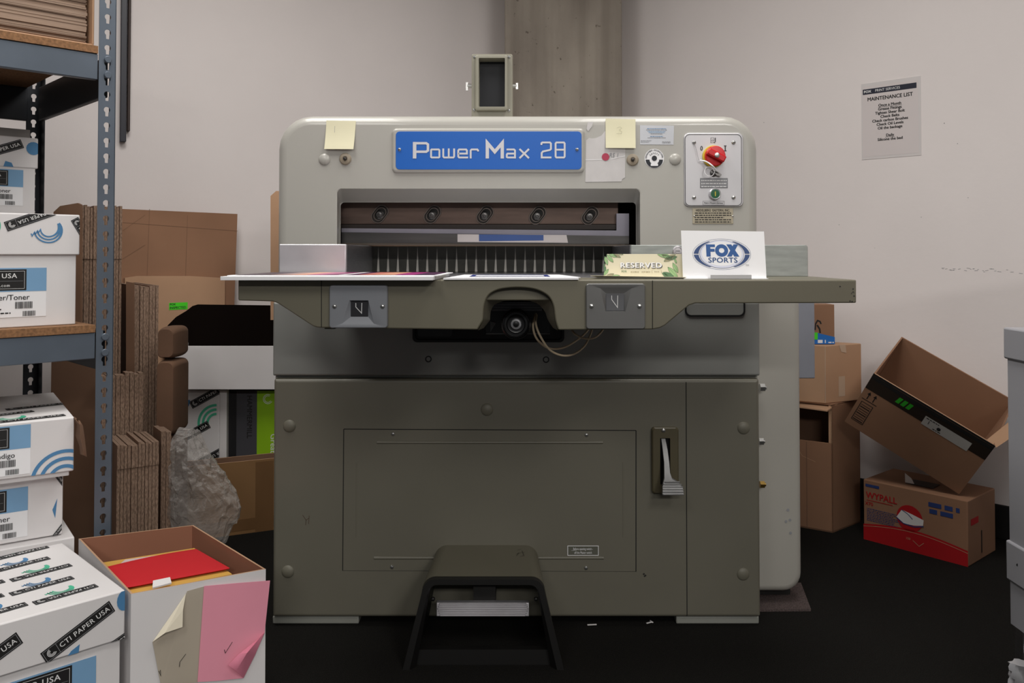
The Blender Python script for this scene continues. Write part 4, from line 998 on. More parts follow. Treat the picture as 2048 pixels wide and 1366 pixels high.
# back boxes on the middle shelf
def bk_lid(d, W, h):
    tag(d, W - .10, .042, .13, math.radians(22)); d.disk(W - .012, .055, .018, M_INKB, 1, 16); d.poly([(W - .085, .0), (W - .06, 0), (W - .065, .012), (W - .08, .016)], M_INKB, 1); swoosh(d, W - .2, .06, .03, .3, M_INKG)
c = sp_(.085, .47, 0)
paper_case('paper_case', 'plain lower paper case at the back of the middle shelf', face_box((c.x + .005, c.y), Y44, .29, .13), .7855, .985, .05, GB, lab=False)
paper_case('paper_case', 'white paper case stacked high at the back of the middle shelf', face_box(atY(76, 344, 2.34)[:2], Y44, .29, .16), .986, fz(277, 2.34), .084, GB, lidfront=bk_lid, lab_u=.03, lab_v=.006, big=.85)
p = atY(60, 277, 2.36); m = MB(); m.qprism(face_box((p.x, p.y), Y44, .3, .12), fz(276, 2.34) + .001, fz(260, 2.36), mat('grey_foam', '9a9794', .8))
m.build('foam_board', label='grey board lying on top of the rear paper case', cat='board')
# top shelf open tray with chipboard
c = sp_(.045, .02, 0)
t = thing('open_carton', sp_(.2, .2, 1.463), 'open cardboard tray full of stacked chipboard sheets on the top shelf', 'box')
fb = face_box((c.x, c.y), Y44, .46, .40); A_, B_ = fb[0], fb[1]; U_ = (B_ - A_).normalized(); N_ = Vector((-U_.y, U_.x, 0))
m = MB(); Lw, Dw = .46, .40
def loc(u, n, z): return A_ + U_ * u + N_ * n + UZ * z
m.hexa([loc(0, 0, 1.464), loc(Lw, 0, 1.464), loc(Lw, Dw, 1.464), loc(0, Dw, 1.464)] + [loc(0, 0, 1.470), loc(Lw, 0, 1.470), loc(Lw, Dw, 1.470), loc(0, Dw, 1.470)], M_KRAFTL)
m.hexa([loc(Lw - .005, 0, 1.47), loc(Lw, 0, 1.47), loc(Lw, Dw, 1.47), loc(Lw - .005, Dw, 1.47)] + [loc(Lw - .005, 0, 1.75), loc(Lw, 0, 1.75), loc(Lw, Dw, 1.75), loc(Lw - .005, Dw, 1.75)], M_KRAFTL)
m.hexa([loc(.125, 0, 1.47), loc(.131, 0, 1.47), loc(.131, Dw, 1.47), loc(.125, Dw, 1.47)] + [loc(.125, 0, 1.75), loc(.131, 0, 1.75), loc(.131, Dw, 1.75), loc(.125, Dw, 1.75)], M_KRAFTD)
m.build('tray', t, bevel=.001)
m = MB(); M_CHIP = mat('grey_brown_chipboard', '9a8473', .9, var=.12, scale=9, stretch=(1, 1, 40)); M_CHIP2 = mat('dark_chipboard', '6e5a4c', .9, var=.2)
z = 1.471
while z < 1.72:
    h = random.uniform(.0015, .006); jx = random.uniform(-.004, 0); jn = random.uniform(0, .006); mt = M_CHIP if random.random() < .75 else M_CHIP2
    m.hexa([loc(.135, .012 + jn, z), loc(Lw - .012 + jx, .012 + jn, z), loc(Lw - .012 + jx, Dw - .01, z), loc(.135, Dw - .01, z)] + [loc(.135, .012 + jn, z + h), loc(Lw - .012 + jx, .012 + jn, z + h), loc(Lw - .012 + jx, Dw - .01, z + h), loc(.135, Dw - .01, z + h)], mt)
    z += h
cs = m.build('chipboard_stack', label='stack of brown chipboard sheets packed in the tray on the top shelf', cat='paper stack')
# lower stack: HP Indigo / toner / plain
def a_lid(d, W, h):
    for k in range(3): d.arc(W - .018, -.018, .066 - k * .017, 0, 178, .0078, M_INKB, 1)
def a_top(d, W, D_):
    tag(d, W - .09, .03, .15, math.radians(6)); tag(d, W - .14, .12, .14, math.radians(12), True); swoosh(d, W - .12, .07, .03, .2, M_INKG); swoosh(d, W - .22, .03, .03, .2, M_INKG); tag(d, W - .05, .2, .15, math.radians(8)); tag(d, W - .27, .05, .12, .1)
base = face_box(atY(148, 900, 1.955)[:2], math.radians(34), .30, .42)
za, zb = fz(834, 1.955), fz(940, 1.955)
tA = paper_case('paper_case', 'white paper case with torn lid corner on top of the lower shelf stack', base, zb - .014, za, za - zb + .002, GB, kind='indigo', lidfront=a_lid, top=a_top, lab=False, sho=.008)
d = Deco(); W_ = .30; case_label(d, W_ - .087, za - zb - .006, .95, 'indigo'); d.clip(0, 0, W_, za - zb)
U_ = Vector((math.cos(math.radians(34)), math.sin(math.radians(34)), 0)); d.build('printed_label', tA, base[0] + UZ * zb, U_, UZ)
m = MB(); fr = base[1] + UZ * za; q1 = atY(172, 912, 1.96)
rows = []
for (a, b) in (((147, 834), (158, 842)), ((155, 848), (164, 852)), ((152, 870), (168, 878)), ((160, 890), (170, 898)), ((162, 908), (172, 914))):
    rows.append([atY(*a, 1.96), atY((a[0] + b[0]) / 2, (a[1] + b[1]) / 2, 1.945), atY(*b, 1.965)])
m.loft(rows, M_KRAFTD, closed=False); m.build('torn_flap', tA, solid=.004)
zc = fz(1068, 2.0)
def b_lid(d, W, h): tag(d, W - .01, h - .01, .06, -1.0); tag(d, W - .24, h - .004, .12, .35); d.poly([(W - .022, .06), (W - .012, .085), (W - .016, .04)], M_INKB, 1); tag(d, W - .008, .01, .05, .9)
base = face_box(atY(126, 1000, 2.0)[:2], math.radians(36), .29, .42)
paper_case('paper_case', 'white toner paper case in the middle of the lower shelf stack', base, zc - .002, zb - .0155, zb - .0155 - zc, GB, lidfront=None, front=None, lab=False, sho=.008)
d = Deco(); hB = zb - .0155 - zc; b_lid(d, .29, hB); case_label(d, .29 - .072, hB - .022, .98, 'toner'); d.clip(0, 0, .288, hB - .001)
U_ = Vector((math.cos(math.radians(36)), math.sin(math.radians(36)), 0)); d.build('printed_label', TH and [o for o in bpy.data.objects if o.get('label', '').startswith('white toner')][0], base[0] + UZ * zc, U_, UZ)
base = face_box(atY(149, 1090, 1.99)[:2], math.radians(36), .31, .42)
paper_case('paper_case', 'plain white paper case at the bottom of the lower shelf stack', base, .159, zc - .003, .05, GB, lab=False)

# Q: big case in the foreground
def q_lid(d, W, h):
    tag(d, W - .085, .040, .135, math.radians(27)); tag(d, W - .245, .030, .135, math.radians(27)); d.poly([(W - .105, 0), (W - .085, 0), (W - .083, .016), (W - .098, .008)], M_INKB, 1); swoosh(d, W - .275, -.01, .04, .2, M_INKG); tag(d, W + .015, .008, .10, math.radians(22)); d.disk(W - .002, .075, .014, M_INKB, 1, 16, ry=.02)
def q_top(d, W, D_):
    for r in range(5):
        for c_ in range(4):
            u = W - .04 - c_ * .125 - (r % 2) * .02; v = .028 + r * .078
            tag(d, u - .05, v + .03, .115, math.radians(4), (r + c_) % 2 == 0); swoosh(d, u - .05, v + .062, .024, math.radians(8), M_INKB if (r + c_) % 2 else M_INKG)
qb = [(-.756 - .30 * .7071, 1.676 - .30 * .7071), (-.756, 1.676), (-1.023, 1.949), (-1.023 - .30 * .7071, 1.949 - .30 * .7071)]
def q_right(d, W, h): d.disk(.03, .06, .018, M_INKB, 1, 16, ry=.03)
paper_case('paper_case', 'large white patterned paper case with lid in the left foreground', qb, 0, .300, .094, GB, lidfront=q_lid, top=q_top, right=q_right, lab_u=.045, lab_v=.018, big=1.0)

# R: white open carton with red sheets
R4 = [Vector((-.747, 1.681, 0)), Vector((-.521, 1.813, 0)), Vector((-.784, 2.105, 0)), Vector((-1.015, 2.005, 0))]
t = thing('open_carton', (-.77, 1.9, 0), 'white open carton holding red and yellow sheets in the left foreground', 'box')
ctr = sum(R4, Vector()) / 4; th = .004
def ins(P, k): 
    out = []
    for i in range(4):
        a, b, c = P[i - 1], P[i], P[(i + 1) % 4]; d1 = (a - b).normalized(); d2 = (c - b).normalized(); out.append(b + (d1 + d2) * k)
    return out
def open_box(mb, P, z0, z1, th, mo, mi_):
    I = ins(P, th)
    ro = [[p + UZ * z for p in P] for z in (z0, z1)]; ri = [[p + UZ * z for p in I] for z in (z1, z0 + th)]
    mb.loft(ro, mo, True, False); mb.loft([ro[1], ri[0]], M_KRAFTL); mb.loft(ri, mi_, False, True)
m = MB(); open_box(m, R4, 0, .29, .004, M_WBOX, M_KRAFTR); m.build('carton_body', t)
I4 = ins(R4, .008)
def lerp4(u, v): a = I4[0].lerp(I4[1], u); b = I4[3].lerp(I4[2], u); return a.lerp(b, v)
tt = thing('envelope_stack', lerp4(.5, .5) + UZ * .01, 'pile of yellow envelopes filling the white carton under the red sheet', 'paper stack')
M_ENV = mat('yellow_envelope', 'd9a94e', .8, var=.06)
m = MB(); Q_ = [atZ(266, 1192, .262), atZ(464, 1152, .262), atZ(388, 1099, .262), atZ(202, 1129, .262)]; Q_ = [Vector((p.x, p.y, 0)) for p in Q_]; m.qprism(Q_, .006, .236, M_ENV)
for k in range(14): m.qprism([p + Vector((random.uniform(-.002, .002), random.uniform(-.002, .002), 0)) for p in Q_], .237 + k * .0021, .2388 + k * .0021, M_ENV)
m.build('envelopes', tt)
m = MB(); z = .268
m.extrude([atZ(305, 1178, .275), atZ(343, 1168, .275), atZ(340, 1157, .28), atZ(306, 1164, .28)], UZ * .003, M_PAPER); m.build('white_flap', tt)
m = MB()
m.extrude([atZ(*p, .2675) for p in ((236, 1133), (340, 1118), (362, 1106), (250, 1121))], UZ * .002, mat('pinkish_paper', 'd9c4c4', .7))
m.build('loose_sheet', tt)
RS = thing('red_sheet', lerp4(.5, .5) + UZ * .272, 'bright red sheet lying on top of the yellow envelopes', 'paper')
m = MB(); n = 8
rows = []; rz_ = .272; RC = [atZ(250, 1176, rz_), atZ(459, 1137, rz_), atZ(392, 1099, rz_), atZ(213, 1135, rz_)]
for i in range(n + 1):
    v = i / n; rows.append([RC[0].lerp(RC[1], j / 8).lerp(RC[3].lerp(RC[2], j / 8), v) + UZ * (.003 * math.sin(j / 8 * PI) * v) for j in range(9)])
m.loft(rows, mat('red_paper', 'cf1220', .7, var=.02), closed=False); m.build('sheet', RS, solid=.003)
# hanging paper on the front of R
Uf = (R4[1] - R4[0]).normalized(); Nf = Vector((Uf.y, -Uf.x, 0)); 
def onR(px, py, off): return atPlane(px, py, R4[0] + Nf * off, Nf)
def hang(name, quad, mt, label, off, curl):
    t = thing(name, onR(*quad[3], off), label, 'paper'); m = MB(); n = 12; rows = []
    P = [onR(*q_, off) for q_ in quad]      # bl br tr tl
    for i in range(n + 1):
        v = i / n; row = []
        for j in range(n + 1):
            u = j / n; p = P[0].lerp(P[1], u).lerp(P[3].lerp(P[2], u), v)
            p += Nf * curl(u, v); row.append(p)
        rows.append(row)
    m.loft(rows, mt, closed=False); m.build('sheet', t, solid=.0006); return t
M_PINK = mat('pink_paper', 'f4a0b4', .7, var=.02); M_BEIGE = mat('beige_paper', 'b9ae9d', .75, var=.03); M_CREAM = mat('lit_cream_paper', 'e8dfc9', .75, var=.02)
t = thing('pink_sheet', onR(408, 1172, .003), 'pink sheet of paper with a curled corner hanging on the front of the white carton', 'paper')
m = MB(); m.extrude([onR(px, py, .0045) for px, py in ((395, 1364), (440, 1361), (487, 1356), (510, 1310), (529, 1266), (540, 1161), (474, 1166), (408, 1172))], Nf * .0006, M_PINK); m.build('sheet', t, smooth=0)
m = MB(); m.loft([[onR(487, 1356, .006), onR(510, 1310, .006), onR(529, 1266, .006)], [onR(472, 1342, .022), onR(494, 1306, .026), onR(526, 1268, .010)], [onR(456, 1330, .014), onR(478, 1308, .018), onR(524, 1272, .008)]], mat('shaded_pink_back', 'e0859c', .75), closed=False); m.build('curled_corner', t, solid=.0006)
d = Deco(); e2 = lambda px, py: ((onR(px, py, 0) - R4[0]).dot(Uf), onR(px, py, 0).z)
d.ribbon([e2(447, 1296), e2(449, 1303), e2(463, 1281)], .001, M_INK); d.build('ink_tick', t, R4[0] + Nf * .0075, Uf, UZ)
t = hang('beige_sheet', ((320, 1372), (396, 1364), (410, 1172), (374, 1182)), M_BEIGE, 'beige torn sheet hanging left of the pink sheet on the white carton', .002, lambda u, v: 0.001)
d = Deco(); d.ribbon([e2(358, 1332), e2(359, 1322), e2(371, 1306)], .001, M_INK); d.ribbon([e2(317, 1340), e2(321, 1350), e2(320, 1338)], .0012, M_INK); d.build('ink_tick', t, R4[0] + Nf * .0040, Uf, UZ)
m = MB(); pp = [onR(305, 1284, .012), onR(372, 1187, .004), onR(366, 1220, .012), onR(365, 1254, .018), onR(330, 1266, .018)]; m.poly(pp, M_CREAM); m.build('folded_corner', t, solid=.0006, smooth=0)  # fold coloured lighter cream than its sheet to look lit
m = MB(); pp = [onR(305, 1284, .004), onR(374, 1184, .003), onR(340, 1380, .003), onR(322, 1372, .003), onR(312, 1320, .003)]; m.poly(pp, M_BEIGE); m.build('torn_edge', t, solid=.0005, smooth=0)

# ---- flattened cartons standing on edge
def flats(n, pxa, pxb, Y, ztop, length, name_group, label, yaw=35, crease=None, face_l=None, wob=.0):
    t_ = Vector((math.cos(math.radians(yaw)), math.sin(math.radians(yaw)), 0)); dd = Vector((-t_.y, t_.x, 0))
    A = Vector((fx(pxa, Y), Y, 0)); 
    # end of the bundle along t_ where the ray of pxb is met
    r = (pxb - PPX) / FPX; s = (r * A.y - A.x) / (t_.x - r * t_.y)
    pitch = s / n
    for i in range(n):
        a = A + t_ * (i * pitch + .0006); w = pitch - .0012; jz = random.uniform(-.006, .004); jd = random.uniform(-.004, .004)
        m = MB(); zt = ztop + jz
        segs = [(0, zt)] if not crease else [(0, crease), (crease, zt)]
        for k, (za_, zb_) in enumerate(segs):
            o = dd * (jd + (.0 if k else .003))
            m.hexa([a + o + UZ * za_, a + t_ * w + o + UZ * za_, a + t_ * w + dd * length + UZ * za_, a + dd * length + UZ * za_,
                    a + o + UZ * zb_, a + t_ * w + o + UZ * zb_, a + t_ * w + dd * length + UZ * zb_, a + dd * length + UZ * zb_], M_CEDGE)
        k = m.mi(M_KRAFTD)
        for fc in m.bm.faces:
            fc.normal_update()
            if abs(fc.normal.dot(t_)) > .8: fc.material_index = k
        m.build('flattened_carton', label=label, cat='cardboard', group=name_group)
flats(14, 162, 244, 2.60, fz(411, 2.6), .26, 'tall bundle of flattened cartons', 'flattened brown carton standing on edge in the tall bundle behind the shelf post', crease=fz(518, 2.6))
flats(9, 206, 290, 2.50, fz(752, 2.50), .045, 'short bundle of flattened cartons', 'flattened brown carton in the waist-high bundle just right of the shelf post')
flats(8, 268, 319, 2.66, fz(572, 2.66), .30, 'corrugated flats bundle', 'corrugated flat with rough edge in the narrow tall bundle beside the tall one')
flats(12, 238, 322, 2.33, fz(892, 2.33), .17, 'low bundle of flattened cartons', 'flattened carton in the low front bundle behind the white open carton', crease=fz(940, 2.33))
flats(2, 325, 346, 2.46, fz(884, 2.34), .10, 'loose folded flats', 'bent cardboard flat standing loose beside the low bundle')
m = MB(); P_ = [atY(252, 563, 2.645), atY(268, 566, 2.635), atY(268, 1000, 2.635), atY(252, 1000, 2.645)]; m.extrude(P_, (.0, .004, 0), M_KRAFTD); m.build('cardboard_sheet', label='smooth brown cardboard sheet at the left side of the narrow bundle', cat='cardboard')
Yf = 2.57
m = MB(); m.extrude([atY(*p, Yf) for p in ((107, 424), (120, 412), (155, 406), (161, 409), (161, 700), (196, 745), (196, 1125), (97, 1125))], (0, .012, 0), M_KRAFTD)
m.build('cardboard_sheet', label='large brown cardboard sheet standing behind the shelving at the left', cat='cardboard')
# large carton leaning on the left wall
HP = P0 + _n * 1.03
def onH(px, py, off=0): return atPlane(px, py, HP - _n * off, _n)
m = MB(); m.extrude([onH(*p) for p in ((225, 417), (475, 428), (455, 1000), (225, 1010))], _n * .012, M_KRAFT)
lc = m.build('cardboard_sheet', label='large flattened brown carton leaning upright against the left wall', cat='cardboard')
m = MB(); m.extrude([onH(*p, .014) for p in ((250, 556), (276, 552), (382, 552), (450, 556), (448, 1000), (250, 1000))], _n * .01, M_KRAFTL); fl = m.build('folded_flap', lc)
d = Deco(); gg = lambda px, py: ((onH(px, py) - HP).dot(_u), onH(px, py).z)
for pts in (((299, 418), (294, 552)), ((245, 462), (290, 430)), ((245, 518), (290, 490)), ((375, 431), (371, 552)), ((245, 445), (475, 462))): d.ribbon([gg(*p) for p in pts], .0018, mat('crease_brown', '80604a', .9))
d.build('crease', lc, HP, _u, UZ)
d = Deco(); a = gg(335, 618); b = gg(372, 604.5); d.rect(min(a[0], b[0]), gg(350, 619)[1], max(a[0], b[0]), gg(350, 605)[1], mat('neon_green', '4fe02a', .5), 0)
cx = (a[0] + b[0]) / 2; cz = gg(350, 612)[1]; d.text('FOX', cx - .022, cz + .007, .011, M_INK, 1, bold=.05); d.text('INSPECTED', cx - .002, cz - .006, .0125, M_INK, 1, bold=.03)
d.build('inspection_sticker', fl, HP - _n * .0145, _u, UZ, base=.0006)

# white open carton with dark interior, its supports
yI = 3.05
t = thing('open_carton', (fx(460, yI), yI + .15, .46), 'white open carton with black lining perched on two cases beside the machine', 'box')
xa, xb = fx(350, yI), fx(640, yI); za, zb = fz(779, yI), fz(692, yI)
m = MB()
m.box(xa, xb, yI, yI + .005, za, zb, M_WBOX); m.box(xa, xb, yI + .20, yI + .205, za, zb, M_WBOX); m.box(xa, xa + .005, yI + .005, yI + .2, za, zb, M_WBOX); m.box(xb - .005, xb, yI + .005, yI + .2, za, zb, M_WBOX); m.box(xa + .005, xb - .005, yI + .005, yI + .2, za, za + .005, M_WBOX)
m.build('carton_body', t, bevel=.001)
m = MB(); yy = yI + .12
m.extrude([atY(*p, yy) for p in ((320, 688), (326, 668), (336, 650), (352, 634), (372, 622), (385, 612), (395, 609), (640, 612), (640, 760), (345, 760))], (0, .006, 0), mat('black_lining', '0f0805', .9, spec=.1))
m.build('black_flap', t, label='black cardboard flap standing inside')
# two cases underneath
def p1(d, W, h):
    swoosh(d, .02, h - .035, .04, -.3, M_INKB); tag(d, .125, h - .02, .15, .5); 
    for k in range(3): d.arc(W - .01, h - .12, .065 - k * .016, 90, 200, .009, M_INKG, 1)
    tag(d, .06, h - .16, .15, .5); tag(d, .16, h - .23, .15, .5, True)
    for k in range(3): d.arc(W - .01, h - .315, .065 - k * .016, 90, 200, .009, M_INKB, 1)
x0, x1, xs = fx(352, 3.12), fx(441, 3.12), fx(456, 3.12)
zt = fz(780, 3.12)
t = thing('paper_case', ((x0 + x1) / 2, 3.22, 0), 'white patterned paper case standing on end beside the black case', 'box', GB)
m = MB(); m.box(x0, x1, 3.12, 3.25, 0, zt - .002, M_WBOX); m.build('body', t, bevel=.003); m = MB(); m.box(x1 + .0005, xs, 3.118, 3.26, 0, zt - .001, M_WBOX); m.build('lid', t, bevel=.003)
d = Deco(); p1(d, x1 - x0, zt); d.clip(0, 0, x1 - x0, zt); d.build('printed_pattern', t, (x0, 3.12, 0), UX, UZ)
x0, x1, x2 = fx(459, 3.14), fx(516, 3.14), fx(600, 3.14); zt = fz(779, 3.14)
t = thing('paper_case', ((x0 + x2) / 2, 3.25, 0), 'black and lime green paper case standing between patterned case and machine', 'box')
m = MB(); m.box(x0, x2, 3.14, 3.26, 0, zt, mat('black_case_board', '1c1c1f', .5)); m.build('body', t, bevel=.003)
d = Deco(); d.rect(x1 - x0, .01, x2 - x0 - .002, zt - .005, mat('lime_green', '9bd016', .5), 0); d.rect(.03, .01, x1 - x0, zt - .005, mat('lit_black_panel', '4a4a50', .5), 0)  # charcoal panel paints the lit grey on the black board
d.text('HAMMERMILL', x1 - x0 - .028, zt - .10, .026, M_INK, 1, rot=-PI / 2, bold=.03); 
for k in range(2): d.arc(x1 - x0 + .04, zt - .035, .012 + k * .005, 60, 330, .002, M_CARD, 1)
d.text('Great White', x2 - x0 - .095, zt - .24, .03, M_CARD, 1, rot=-PI / 2)
d.build('printed_pattern', t, (x0, 3.14, 0), UX, UZ)
# brown carton J on the floor
J = [Vector((-1.10, 2.84, 0)), Vector((-.655, 3.05, 0)), Vector((-.70, 3.12, 0)), Vector((-1.13, 2.92, 0))]
t = thing('open_carton', (-.9, 3.0, 0), 'long low brown carton on the carpet between the plastic wrap and the machine', 'box')
m = MB(); zt = .247
open_box(m, J, 0, zt, .005, mat('tan_brown_board', '8f6b44', .85, var=.06, scale=4), M_KRAFTD); m.build('carton_body', t)
d = Deco(); Uj = (J[1] - J[0]).normalized(); d.rect(.0, .012, .49, .05, mat('tape_brown', '7a5a3a', .4), 0); d.rect(.24, .0, .30, .24, MATS['tape_brown'], 1); d.build('packing_tape', t, J[0], Uj, UZ)
# folded kraft pads
def pad(px0, px1, py0, py1, Y, rz, label):
    x0, x1, z0, z1 = fx(px0, Y), fx(px1, Y), fz(py1, Y), fz(py0, Y); m = MB()
    rings = []
    for i in range(9):
        a = PI * i / 8; ins_ = .006 * (1 - math.sin(a)); y = Y + .06 - .06 * math.cos(a)
        rings.append(rr(x0 + ins_, x1 - ins_, z0 + ins_, z1 - ins_, (.010, .014, .018, .016), y))
    m.loft(rings, mat('dark_brown_kraft', '6b4f3c', .9, var=.1, bump=.3, bscale=20), True, True); m.build('kraft_pad', label=label, cat='packing', group='folded kraft pads')
pad(312, 352, 722, 872, 2.55, 0, 'thick folded brown kraft pad standing below the rounded one')
pad(314, 351, 655, 718, 2.56, 0, 'rounded brown kraft pad resting on top of the taller pad')
m = MB(); a0 = atY(306, 872, 2.56); m.box(a0.x, atY(350, 872, 2.56).x, 2.56, 2.66, 0, a0.z - .002, M_KRAFTD); m.build('cardboard_block', label='dark cardboard block under the kraft pads behind the plastic wrap', cat='cardboard')

# crumpled plastic wrap
import mathutils
def plastic(name, outline, Y, depth, seed, label):
    cx = sum(p[0] for p in outline) / len(outline); cy = sum(p[1] for p in outline) / len(outline)
    bm = bmesh.new(); bmesh.ops.create_icosphere(bm, subdivisions=4, radius=1)
    c = atY(cx, cy, Y); O2 = [(fx(px, Y) - c.x, fz(py, Y) - c.z) for px, py in outline]
    pol = sorted((math.atan2(z, x), math.hypot(x, z)) for x, z in O2)
    def rad(a):
        for k in range(len(pol)):
            a0, r0 = pol[k - 1]; a1, r1 = pol[k]
            if k == 0: a0 -= 2 * PI
            if a0 <= a <= a1: t_ = (a - a0) / max(1e-6, a1 - a0); return r0 + (r1 - r0) * t_
        a0, r0 = pol[-1]; a1, r1 = pol[0]; t_ = (a - a0) / (a1 + 2 * PI - a0); return r0 + (r1 - r0) * t_
    for v in bm.verts:
        x, y, z = v.co; h = math.hypot(x, z); r = rad(math.atan2(z, x)) * h ** .8
        n1 = mathutils.noise.noise(Vector((x * 3 + seed, y * 3, z * 3))); n2 = 1 - abs(mathutils.noise.noise(Vector((x * 9 + seed, y * 9, z * 7)))) * 2; n3 = 1 - abs(mathutils.noise.noise(Vector((x * 22 + seed, y * 20, z * 22)))) * 2
        k = 1 + .08 * n1 + .07 * n2 + .05 * n3
        a = math.atan2(z, x); v.co = Vector((c.x + r * math.cos(a) * k, Y + y * depth * (1 + .35 * n1 + .2 * n2 + .12 * n3), c.z + r * math.sin(a) * k))
    m = MB(); m.bm.free(); m.bm = bm; pm = M_PLAST
    m.mi(pm); return m.build(name, label=label, cat='packing', smooth=0)
pm = bpy.data.materials.new('clear_crumpled_plastic'); pm.use_nodes = True; nt = pm.node_tree; nt.nodes.clear()
o_ = nt.nodes.new('ShaderNodeOutputMaterial'); mx = nt.nodes.new('ShaderNodeMixShader'); tr = nt.nodes.new('ShaderNodeBsdfTransparent'); pb = nt.nodes.new('ShaderNodeBsdfPrincipled')
tr.inputs[0].default_value = (.92, .9, .88, 1); pb.inputs['Base Color'].default_value = srgb('e4e0dc'); pb.inputs['Roughness'].default_value = .12
nz = nt.nodes.new('ShaderNodeTexNoise'); nz.inputs['Scale'].default_value = 34; nz.inputs['Detail'].default_value = 5; tcn = nt.nodes.new('ShaderNodeTexCoord'); nt.links.new(tcn.outputs['Object'], nz.inputs['Vector'])
bpn = nt.nodes.new('ShaderNodeBump'); bpn.inputs['Strength'].default_value = 1; bpn.inputs['Distance'].default_value = .02; nt.links.new(nz.outputs['Fac'], bpn.inputs['Height']); nt.links.new(bpn.outputs[0], pb.inputs['Normal'])
lw = nt.nodes.new('ShaderNodeLayerWeight'); lw.inputs[0].default_value = .35; nt.links.new(bpn.outputs[0], lw.inputs['Normal'])
mr = nt.nodes.new('ShaderNodeMapRange'); mr.inputs['To Min'].default_value = .10; mr.inputs['To Max'].default_value = .6; nt.links.new(lw.outputs['Facing'], mr.inputs['Value'])
nt.links.new(mr.outputs[0], mx.inputs[0]); nt.links.new(tr.outputs[0], mx.inputs[1]); nt.links.new(pb.outputs[0], mx.inputs[2]); nt.links.new(mx.outputs[0], o_.inputs[0])
M_PLAST = pm
plastic('plastic_wrap', [(350, 884), (358, 872), (374, 870), (365, 856), (395, 868), (400, 900), (396, 930), (430, 935), (452, 962), (462, 985), (478, 1000), (476, 1035), (460, 1050), (450, 1085), (420, 1100), (380, 1075), (358, 1060), (356, 980), (354, 920)], 2.50, .06, 3, 'crumpled clear plastic wrap slumped between cardboard bundles and machine')

# narrow frames hanging behind the post
def onL(px, py, off): return atPlane(px, py, WL0 - WLN * off, WLN)
for (xa_, xb_, yb_, mt, lb) in ((240, 252.5, 283, mat('navy_frame', '23242f', .4), 'narrow dark navy frame hanging on the left wall behind the post'), (254.5, 260, 262, mat('umber_frame', '33241f', .6), 'thin brown strip hanging on the left wall right of the navy frame')):
    a, b = onL(xa_, yb_, .03), onL(xb_, yb_, .03); m = MB()
    m.extrude([a, b, Vector((b.x, b.y, 2.3)), Vector((a.x, a.y, 2.3))], WLN * .028, mt); m.build('picture_frame', label=lb, cat='frame', bevel=.002)

# cardboard sliver behind the machine, left
m = MB(); m.extrude([atY(*p, 3.1) for p in ((541, 392), (552, 382), (640, 380), (640, 640), (541, 640))], (0, .03, 0), M_KRAFTL); m.build('cardboard_sheet', label='pale cardboard sheet leaning behind the left side of the machine', cat='cardboard')

# ================================================================== RIGHT SIDE
# carpet scrap
m = MB(); P_ = [atZ(1500, 1224, 0), atZ(1622, 1223, 0), atZ(1602, 1170, 0), atZ(1500, 1165, 0)]
m.extrude([Vector((p.x, p.y, .0005)) for p in P_], UZ * .006, M_CARPET2); m.build('carpet_scrap', label='brown speckled carpet scrap under the rear machine housing', cat='carpet')
# M open carton
m = MB(); MC, ML = Vector((1.100, 2.935, 0)), Vector((.86, 3.10, 0)); MR = Vector((1.245, 3.055, 0)); MBk = ML + (MR - MC)
t = thing('open_carton', (1.05, 3.05, 0), 'brown carton with open front and caved flaps standing on the carpet', 'box')
UL = (ML - MC).normalized(); UR = (MR - MC).normalized(); th = .005
h1, h2 = .305, .436
def wall_(m, a, b, z0, z1, mt, inward):
    m.hexa([a + UZ * z0, b + UZ * z0, b + inward * th + UZ * z0, a + inward * th + UZ * z0, a + UZ * z1, b + UZ * z1, b + inward * th + UZ * z1, a + inward * th + UZ * z1], mt)
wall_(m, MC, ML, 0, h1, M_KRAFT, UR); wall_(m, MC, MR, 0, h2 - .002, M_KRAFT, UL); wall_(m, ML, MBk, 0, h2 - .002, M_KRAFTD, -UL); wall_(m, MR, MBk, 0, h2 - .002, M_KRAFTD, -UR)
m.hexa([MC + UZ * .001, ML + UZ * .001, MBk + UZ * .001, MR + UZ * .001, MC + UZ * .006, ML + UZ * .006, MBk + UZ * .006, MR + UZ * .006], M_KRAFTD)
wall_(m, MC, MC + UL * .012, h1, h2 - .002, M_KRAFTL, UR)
m.build('carton_body', t, bevel=.001)
m = MB(); o = -UR * .03 - UL * .0
m.hexa([MC + o + UZ * (h2 - .018), ML + o + UZ * (h2 - .008), ML + UR * .04 + UZ * h2, MC + UR * .04 + UZ * h2, MC + o + UZ * (h2 - .014), ML + o + UZ * (h2 - .004), ML + UR * .04 + UZ * (h2 + .003), MC + UR * .04 + UZ * (h2 + .003)], M_KRAFTL)
m.build('top_flap', t)
m = MB(); m.qprism([MC, ML, MBk, MR], h2 + .0, h2 + .003, M_KRAFT); m.build('top_panel', t)
d = Deco(); d.ribbon([(.165, .29), (.19, .25), (.235, .235)], .0016, M_KRAFTL); d.ribbon([(.205, 0), (.205, .30)], .003, M_KRAFTD); d.build('crease', t, ML, -UL, UZ)
